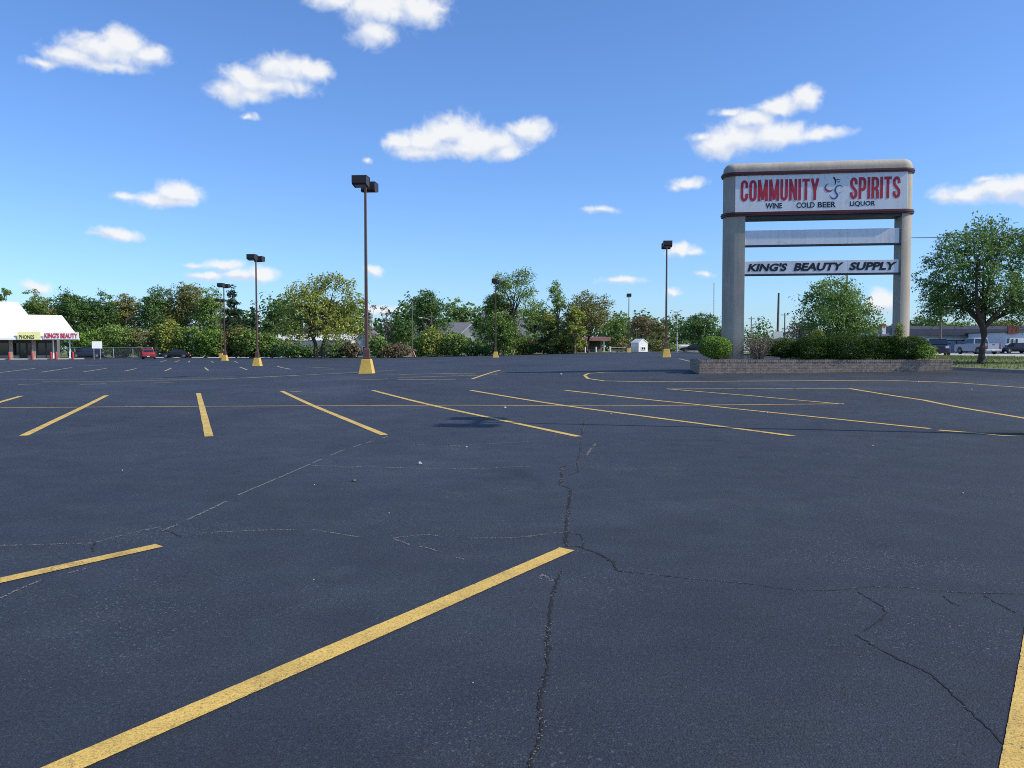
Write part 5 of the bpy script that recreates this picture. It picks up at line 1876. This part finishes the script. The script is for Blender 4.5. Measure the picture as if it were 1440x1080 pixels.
TREES = [
 # px, ytop, width, d, leaf, style, cover, label
 (6, 404, 36, 150, 'leaf_mid', 'sparse', 1.5, 'thin airy tree at the left edge above the tall white roof'),
 (42, 405, 46, 150, 'leaf_mid', 'round', 2.6, 'loose green tree above the step in the white roof'),
 (74, 418, 36, 156, 'leaf_olive', 'round', 2.6, 'olive tree showing over the ridge of the lower white roof'),
 (104, 405, 58, 150, 'leaf_dark', 'round', 3.2, 'broad dark tree right behind the sloping end of the white roof'),
 (142, 407, 50, 152, 'leaf_dark', 'round', 3.2, 'dark tree standing above the blank white board'),
 (178, 412, 52, 156, 'leaf_olive', 'round', 3.0, 'dull olive tree behind the curved arm street lamp'),
 (222, 401, 62, 152, 'leaf_dark', 'round', 3.2, 'dark broad tree above the red hatchback'),
 (262, 395, 66, 154, 'leaf_olive', 'round', 3.0, 'tall brownish olive tree above the black sedan'),
 (297, 402, 48, 150, 'leaf_mid', 'round', 3.0, 'green tree just left of the pair of thin lamp poles'),
 (328, 398, 40, 142, 'leaf_conifer', 'conifer', 6.0, 'broad dark pointed conifer behind the pair of thin lamp poles'),
 (358, 424, 30, 142, 'leaf_conifer', 'conifer', 5.0, 'slim layered conifer right behind the lamp pole in the left half'),
 (386, 422, 40, 150, 'leaf_dark', 'round', 3.0, 'dark tree between the slim conifer and the big yellow green tree'),
 (520, 431, 36, 150, 'leaf_grey', 'sparse', 1.1, 'half bare grey tree right of the nearest lamp pole'),
 (543, 428, 34, 160, 'leaf_grey', 'sparse', 1.2, 'second half bare grey tree, next to the dark bush'),
 (566, 441, 48, 150, 'leaf_dark', 'round', 3.2, 'low dark rounded tree left of the braced pole'),
 (604, 405, 66, 160, 'leaf_dark', 'round', 3.0, 'tall dark green tree above the long grey roofs'),
 (650, 417, 42, 195, 'leaf_mid', 'round', 2.4, 'pale green tree far behind the white edged gable'),
 (676, 432, 34, 158, 'leaf_dark', 'round', 2.8, 'dark tree behind the pole with two white transformers'),
 (722, 377, 88, 132, 'leaf_mid', 'sparse', 2.1, 'tall open tree at the centre, highest of the rear row'),
 (700, 406, 58, 134, 'leaf_yellow', 'sparse', 2.1, 'yellow green tree right behind the lamp pole at the centre'),
 (708, 448, 60, 131, 'leaf_mid', 'sparse', 2.6, 'bushy low tree at the foot of the lamp pole at the centre'),
 (754, 429, 40, 150, 'leaf_dark', 'round', 2.8, 'dark rounded tree over the brick house'),
 (784, 394, 62, 136, 'leaf_mid', 'sparse', 1.3, 'slender airy tree with a pale trunk before the broad grey roof'),
 (772, 436, 50, 134, 'leaf_yellow', 'sparse', 1.7, 'low yellowish tree under the slender airy tree'),
 (828, 409, 76, 134, 'leaf_olive', 'round', 3.0, 'large olive brown tree behind the drive-in canopy'),
 (808, 428, 44, 130, 'leaf_yellow', 'sparse', 2.6, 'yellow tinged tree leaning over the left end of the drive-in canopy'),
 (868, 440, 46, 160, 'leaf_mid', 'round', 2.6, 'mid green tree right of the drive-in canopy'),
 (902, 444, 52, 190, 'leaf_brown', 'round', 2.8, 'brownish tree behind the white shed'),
 (926, 450, 34, 165, 'leaf_olive', 'round', 2.6, 'olive tree between the white shed and the slender lamp pole'),
 (985, 441, 72, 112, 'leaf_dark', 'round', 3.0, 'rounded dark tree left of the sign behind the rounded bush'),
 (1024, 452, 40, 122, 'leaf_dark', 'round', 2.6, 'dark tree partly behind the left sign pillar'),
 (1124, 449, 52, 105, 'leaf_grey', 'round', 2.4, 'grey green bushy tree seen under the lettered white panel'),
 (1302, 447, 60, 150, 'leaf_dark', 'round', 2.8, 'dark tree over the long store, beside the right sign pillar'),
 (1352, 452, 60, 170, 'leaf_mid', 'round', 2.6, 'green tree over the middle of the long store'),
 (1414, 444, 66, 150, 'leaf_olive', 'round', 2.6, 'olive tree above the white annex'),
]
for i, (px, yt, w, d, lf, st, cv, lab) in enumerate(TREES):
    nm = 'conifer' if st == 'conifer' else 'broadleaf_tree'
    tree(nm, lab, px, yt, w * (1.16 if px < 400 else 1.05), d, lf, 100 + i, st, cover=cv * 1.12, bark='bark_grey' if lf == 'leaf_grey' or 'pale trunk' in lab else 'bark', crown_from=.1 if st == 'conifer' else .2)

# the big two-stemmed tree left of the nearest lamp pole
def big_tree():
    d, px = 128.0, 449
    rng = np.random.default_rng(77)
    x = xa(px, d); z0 = zf(x, d)
    root = empty('broadleaf_tree', (x, d, z0))
    tag(root, 'big spreading yellow green tree with two trunks left of the nearest lamp pole', 'tree')
    k = d / FPX
    def b(cx, cy, rx, ry, dy=0.0):
        return ((cx - px) * k, dy, za(cy, d) - z0, rx * k, rx * k * .9, ry * k)
    bl = [b(425, 412, 24, 15, -1), b(452, 398, 18, 12, 1), b(480, 400, 19, 15, 0), b(497, 425, 17, 18, 1), b(410, 430, 16, 16, 0), b(440, 430, 26, 20, -2), b(470, 430, 28, 20, 2),
          b(405, 458, 15, 16, -1), b(436, 460, 26, 18, 1), b(474, 462, 28, 17, -2), b(498, 455, 16, 18, 0), b(455, 445, 36, 24, 3), b(420, 476, 16, 9, -2), b(480, 476, 22, 9, -2), b(440, 410, 20, 12, 3), b(505, 470, 10, 12, 1), b(466, 392, 10, 8, 0)]
    c, cl = make_crown('crown', bl, 560, 26, 1.05, .34, M['leaf_yellow'], root, rng, .4, .6)
    mb = MB()
    for s, l in ((-.55, -2.0), (.55, 1.6)):
        mb.tube([(s * .8, 0, -.3), (s, 0, .3), (s * 1.1, .1, 2.2), (s * 1.6 + l * .3, .2, 4.6), (l, .3, 8.0), (l * 1.4, .2, 10.5)], [.42, .36, .30, .25, .14, .05], 9)
        limbs(mb, (s * 1.1, 0, 2.4), (l, .3, 8.5), .34, cl, rng, 26, .12)
    mb.build('trunk', M['bark'], root, fix=False)
big_tree()

# tree between the sign pillars
tree('broadleaf_tree', 'leafy green tree seen between the two sign pillars over the hedge', 1176, 388, 124, 60, 'leaf_ash', 301, 'round', leaf=.18, cover=3.6, crown_from=.08)

# the street tree on the verge, at the right edge
def street_tree():
    d, px = 36.6, 1380
    rng = np.random.default_rng(91)
    x = xa(px, d); z0 = zf(x, d) + .10
    root = empty('street_tree', (x, d, z0))
    tag(root, 'nearby street tree with feathery leaves and a forked trunk at the right edge', 'tree')
    k = d / FPX
    def b(cx, cy, rx, ry, dy=0.0):
        return ((cx - px) * k, dy, za(cy, d) - z0, rx * k, rx * k * .85, ry * k)
    bl = [b(1380, 345, 44, 30, 0), b(1345, 365, 36, 30, -.6), b(1420, 350, 46, 30, .3), b(1320, 385, 26, 26, .3), b(1355, 395, 44, 30, .8), b(1400, 395, 50, 30, -.7), b(1450, 380, 40, 34, .2),
          b(1312, 415, 20, 26, -.4), b(1340, 425, 32, 20, .4), b(1375, 425, 44, 22, .9), b(1425, 425, 40, 26, -.3), b(1318, 437, 18, 12, 0), b(1460, 430, 36, 28, .4), b(1490, 400, 34, 40, 0), b(1395, 330, 26, 16, .2), b(1355, 345, 22, 18, .9), b(1440, 340, 30, 20, -.5), b(1500, 440, 30, 24, .2)]
    # feathery compound leaves: sprays of narrow leaflets along short twigs
    vol = np.array([q[3] * q[4] * q[5] for q in bl]) ** .8
    ncl = 620
    pick = rng.choice(len(bl), ncl, p=vol / vol.sum())
    Bq = np.array(bl)[pick]
    cl = Bq[:, :3] + unit(rng.normal(size=(ncl, 3))) * Bq[:, 3:6] * (.30 + .85 * rng.random(ncl) ** .6)[:, None]
    nt = 11
    kk = np.repeat(np.arange(ncl), nt)
    st = cl[kk] + rng.normal(size=(len(kk), 3)) * .14
    ctr = np.array([0, 0, 3.2])
    out = unit(unit(cl[kk] - ctr) * .8 + rng.normal(size=st.shape) * .55 + np.array([0, 0, .25]))
    tl = rng.uniform(.22, .46, len(kk))
    m = 8
    LC = []
    for j in range(m):
        f = (j + .5) / m
        p = st + out * (tl * f)[:, None] + np.array([0, 0, -1.0]) * (tl * f * f * .55)[:, None]
        LC.append(p + rng.normal(size=p.shape) * .018)
    C = np.concatenate(LC)
    nrm = unit(rng.normal(size=C.shape) * .75 + np.array([0, 0, .6]))
    ln = rng.uniform(.07, .155, len(C))
    V = leaf_quads(C, nrm, ln, ln * .37, rng, .2)
    link('crown', raw_mesh('crown', V, 4), M['leaf_ash'], root)
    mb = MB()
    def X(q): return (q - px) * k
    def Zp(q): return za(q, d) - z0
    mb.tube([(0, 0, -.15), (0, 0, .05), (.02, 0, .35), (X(1381.5), 0, Zp(488)), (X(1383.5), 0, Zp(470)), (X(1381), 0.05, Zp(455))], [.20, .165, .135, .12, .14, .13], 12)
    fork = Vector((X(1382), 0, Zp(461)))
    mains = [[(1372, 445, .1), (1352, 425, .3), (1335, 405, .2)], [(1381, 440, .0), (1384, 410, .2), (1380, 375, .0)], [(1394, 446, -.1), (1412, 425, -.2), (1436, 398, 0)], [(1398, 450, .2), (1428, 438, .5), (1470, 420, .4)], [(1370, 438, -.2), (1362, 405, -.5), (1360, 370, -.6)], [(1388, 445, .3), (1400, 415, .8), (1410, 370, .9)]]
    for mlist in mains:
        pts = [fork] + [Vector((X(a), c, Zp(bq))) for a, bq, c in mlist]
        mb.tube(pts, [.115, .095, .065, .03], 8)
        for q in range(16):
            f = rng.uniform(.25, 1.0) * (len(pts) - 1)
            i0 = min(int(f), len(pts) - 2)
            s = pts[i0].lerp(pts[i0 + 1], f - i0)
            dd = np.linalg.norm(cl - np.array(s), axis=1)
            near = np.argsort(dd)[:70]
            t = Vector(cl[int(rng.choice(near))])
            mid = s.lerp(t, .5) + Vector((rng.normal() * .08, rng.normal() * .08, .12))
            mb.tube([s, mid, t], [.035, .022, .008], 5)
    mb.build('trunk', M['bark'], root, fix=False)
street_tree()

# ------------------------------------------------------------------ shrubs and hedges
def lump(dirs, rng, amp, fr=3.0):
    s = np.zeros(len(dirs))
    for _ in range(6):
        w = rng.normal(size=3) * fr
        s += np.sin(dirs @ w + rng.uniform(0, 6.28))
    return 1 + amp * s / 2.4

def shrub(name, label, px, ytop, ybot, wpx, d, leafm, seed, leaf, cover=3.0, boxy=2.0, depth=.9, ratio=.55, stems=5, amp=.12, z0=None, inner=.55, cat='shrub', group=None, bare=0.0):
    rng = np.random.default_rng(seed)
    x = xa(px, d)
    zg = zf(x, d) if z0 is None else z0
    zt_, zb_ = za(ytop, d) - zg, (za(ybot, d) - zg if ybot is not None else 0.0)
    W = wpx * d / FPX
    H = zt_ - zb_
    root = empty(name, (x, d, zg)); tag(root, label, cat, group)
    area = W * H * 2.2
    n = int(cover * area / (leaf * leaf * ratio * .5))
    dr = unit(rng.normal(size=(n, 3)))
    p_ = boxy
    sup = (np.abs(dr) ** p_).sum(1) ** (-1 / p_)
    r = sup * (inner + (1 - inner) * rng.random(n) ** .6) * lump(dr, rng, amp) * lump(dr, rng, amp * .5, 8.0)
    P = dr * r[:, None] * np.array([W / 2, W / 2 * depth, H / 2]) + np.array([0, 0, zb_ + H / 2])
    P[:, 2] = np.maximum(P[:, 2], 0.02)
    nrm = unit(dr * .6 + rng.normal(size=P.shape) * .6 + np.array([0, 0, .35]))
    ln = leaf * rng.uniform(.6, 1.4, n)
    V = leaf_quads(P, nrm, ln, ln * ratio, rng, .15)
    link('foliage', raw_mesh('foliage', V, 4), M[leafm], root)
    if stems:
        mb = MB()
        for i in range(stems):
            a = rng.uniform(0, 6.28); q = W * .3 * rng.random()
            b_ = (math.cos(a) * q * .3, math.sin(a) * q * .3 * depth, -.05)
            m_ = (math.cos(a) * q * .7, math.sin(a) * q * .7 * depth, zb_ + H * .25)
            e_ = (math.cos(a) * q * 1.4, math.sin(a) * q * 1.4 * depth, zb_ + H * .8)
            rr = max(.012, H * .014)
            mb.tube([b_, m_, e_], [rr * 1.4, rr, rr * .4], 5)
        if bare:
            for i in range(int(bare)):
                a = rng.uniform(0, 6.28); q = rng.uniform(.2, 1.05) * W / 2
                b_ = Vector((math.cos(a) * q * .25, math.sin(a) * q * .25, 0.0))
                e_ = Vector((math.cos(a) * q, math.sin(a) * q * depth, zb_ + H * rng.uniform(.35, 1.02)))
                m_ = b_.lerp(e_, .5) + Vector((rng.normal() * .05, rng.normal() * .05, .06))
                mb.tube([b_, m_, e_], [.014, .009, .004], 4)
        mb.build('stems', M['bark_grey'] if bare else M['bark'], root, fix=False)
    return root

soil = PT - .05
shrub('rounded_bush', 'clipped bright green rounded bush at the left end of the planter', 1006.5, 472.5, 504.5, 45, 34.9, 'leaf_fresh', 401, .065, 3.4, 2.4, 1.0, .6, 6, .05, soil, .6)
shrub('bare_shrub', 'half bare greyish shrub with twiggy stems right of the left sign pillar', 1066, 470, 504, 48, 34.6, 'leaf_brown', 402, .05, .55, 2.0, .9, .5, 6, .18, soil, .2, bare=80)
shrub('yew_bush', 'low dark yew with open legs between the bare shrub and the long hedge', 1103, 476, 503.5, 52, 34.9, 'leaf_yew', 403, .055, 2.8, 2.2, .9, .45, 6, .16, soil, .5)
HEDGE = [(1141, 473, 60, 'first dark yew of the long hedge, left of its middle'), (1188, 471.5, 66, 'yew in the middle of the hedge, under the lettered panel'),
         (1232, 472, 58, 'yew of the hedge just left of the right sign pillar'), (1272, 472.5, 62, 'yew at the right end of the hedge before the right sign pillar')]
for i, (px, yt, w, lab) in enumerate(HEDGE):
    shrub('yew_bush', lab, px, yt, 505, w, 34.42 - i * .04, 'leaf_yew', 410 + i, .055, 3.2, 3.6, .72, .42, 7, .10, soil, .55, group='yews of the planter hedge')
shrub('low_shrub', 'small low shrub spilling over the planter wall at its right end', 1300, 484, 505, 34, 33.7, 'leaf_fresh', 420, .06, 1.9, 2.0, .9, .5, 5, .2, soil, .4)
shrub('yellow_shrub', 'yellowish sapling poking above the hedge left of its middle', 1150, 462, 480, 16, 36.0, 'leaf_yellow', 421, .07, 1.8, 2.0, 1, .5, 3, .25, soil, .3)
shrub('yellow_shrub', 'yellow green sprig climbing the right sign pillar', 1264, 452, 482, 14, 33.95, 'leaf_yellow', 422, .06, 1.1, 2.0, .6, .5, 3, .3, soil, .3)

ROW = [ # px, ytop, width, d, leaf, label
 (128, 466, 52, 141, 'leaf_fresh', 'light green shrub behind the blank white board'),
 (166, 457, 56, 142, 'leaf_mid', 'large light shrub behind the chain link fence'),
 (205, 462, 44, 141, 'leaf_olive', 'brownish shrub behind the red hatchback'),
 (236, 452, 44, 140, 'leaf_yellow', 'yellowish rounded shrub above the black sedan'),
 (268, 459, 40, 140, 'leaf_mid', 'green shrub right of the black sedan'),
 (298, 463, 40, 139, 'leaf_fresh', 'bright shrub left of the pair of thin lamp poles'),
 (334, 456, 40, 140, 'leaf_olive', 'dull shrub right of the pair of thin lamp poles'),
 (352, 466, 40, 139, 'leaf_mid', 'shrub directly behind the lamp pole in the left half'),
 (376, 468, 36, 140, 'leaf_mid', 'shrub right of the lamp pole in the left half'),
 (400, 482, 44, 137, 'leaf_dark', 'low dark hedge under the left side of the big two-trunked tree'),
 (432, 485, 36, 138, 'leaf_dark', 'low dark hedge behind the two trunks of the big tree'),
 (474, 484, 44, 137, 'leaf_dark', 'low dark hedge under the right side of the big two-trunked tree'),
 (493, 482, 26, 136, 'leaf_brown', 'brown shrub just left of the nearest lamp pole'),
 (532, 474, 32, 136, 'leaf_mid', 'rounded green shrub just right of the nearest lamp pole'),
 (558, 483, 40, 136, 'leaf_brown', 'low reddish brown shrub between the lamp pole and the braced pole'),
 (590, 473, 26, 141, 'leaf_fresh', 'narrow light shrub right behind the braced pole'),
 (612, 464, 36, 141, 'leaf_yellow', 'tall yellow green shrub in front of the long grey roof'),
 (640, 466, 38, 141, 'leaf_mid', 'tall green shrub left of the white edged gable'),
 (668, 476, 36, 139, 'leaf_dark', 'dark shrub in front of the white edged gable'),
 (688, 486, 26, 137, 'leaf_dark', 'low dark shrub left of the lamp pole at the centre'),
 (726, 473, 40, 138, 'leaf_yellow', 'yellow green shrub right of the lamp pole at the centre'),
 (744, 482, 26, 138, 'leaf_dark', 'small dark shrub before the brick house'),
 (776, 470, 42, 137, 'leaf_dark', 'tall dark shrub hiding the right of the brick house'),
 (802, 476, 34, 136, 'leaf_olive', 'olive shrub left of the drive-in canopy'),
 (874, 474, 30, 160, 'leaf_olive', 'shrub right of the drive-in canopy behind the rail fence'),
 (922, 478, 30, 162, 'leaf_olive', 'olive shrub right of the white shed'),
 (940, 482, 24, 166, 'leaf_mid', 'green shrub behind the slender lamp pole'),
]
for i, (px, yt, w, d, lf, lab) in enumerate(ROW):
    shrub('shrub', lab, px, yt, None, w * 1.12, d, lf, 500 + i, .36, 2.4, 2.3, .8, .6, 4, .2, None, .5)

# the far wood closing the view
def far_wood():
    rng = np.random.default_rng(9)
    Ps, Ns = [], []
    for px0, px1, d, yt, var in ((-260, 620, 205, 432, 12), (540, 760, 215, 434, 9), (740, 1010, 240, 446, 6), (980, 1460, 330, 460, 5), (1280, 1800, 210, 452, 6)):
        px = px0
        while px < px1:
            w = rng.uniform(24, 48)
            x = xa(px, d) + rng.normal() * 4; y = d + rng.normal() * 8
            z0 = zf(x, y); H = max(3.0, za(yt + rng.normal() * var, d) - z0)
            Rw = w * d / FPX * .62
            n = int(900 * (200 / d))
            dr = unit(rng.normal(size=(n, 3)))
            r = (.5 + .5 * rng.random(n) ** .5) * lump(dr, rng, .22, 4.0)
            Ps.append(dr * r[:, None] * np.array([Rw, Rw, H * .52]) + np.array([x, y, z0 + H * .5]))
            Ns.append(unit(dr + rng.normal(size=dr.shape) * .6 + np.array([0, 0, .3])))
            px += w * .62
    P, Nn = np.concatenate(Ps), np.concatenate(Ns)
    keep = P[:, 2] > -.3
    P, Nn = P[keep], Nn[keep]
    ln = rng.uniform(.6, 1.3, len(P))
    V = leaf_quads(P, Nn, ln, ln * .6, rng, .15)
    o = link('far_wood', raw_mesh('far_wood', V, 4), M['leaf_dark'])
    tag(o, 'far-off wood closing the view behind the trees and houses', 'wood', None, 'stuff')
far_wood()
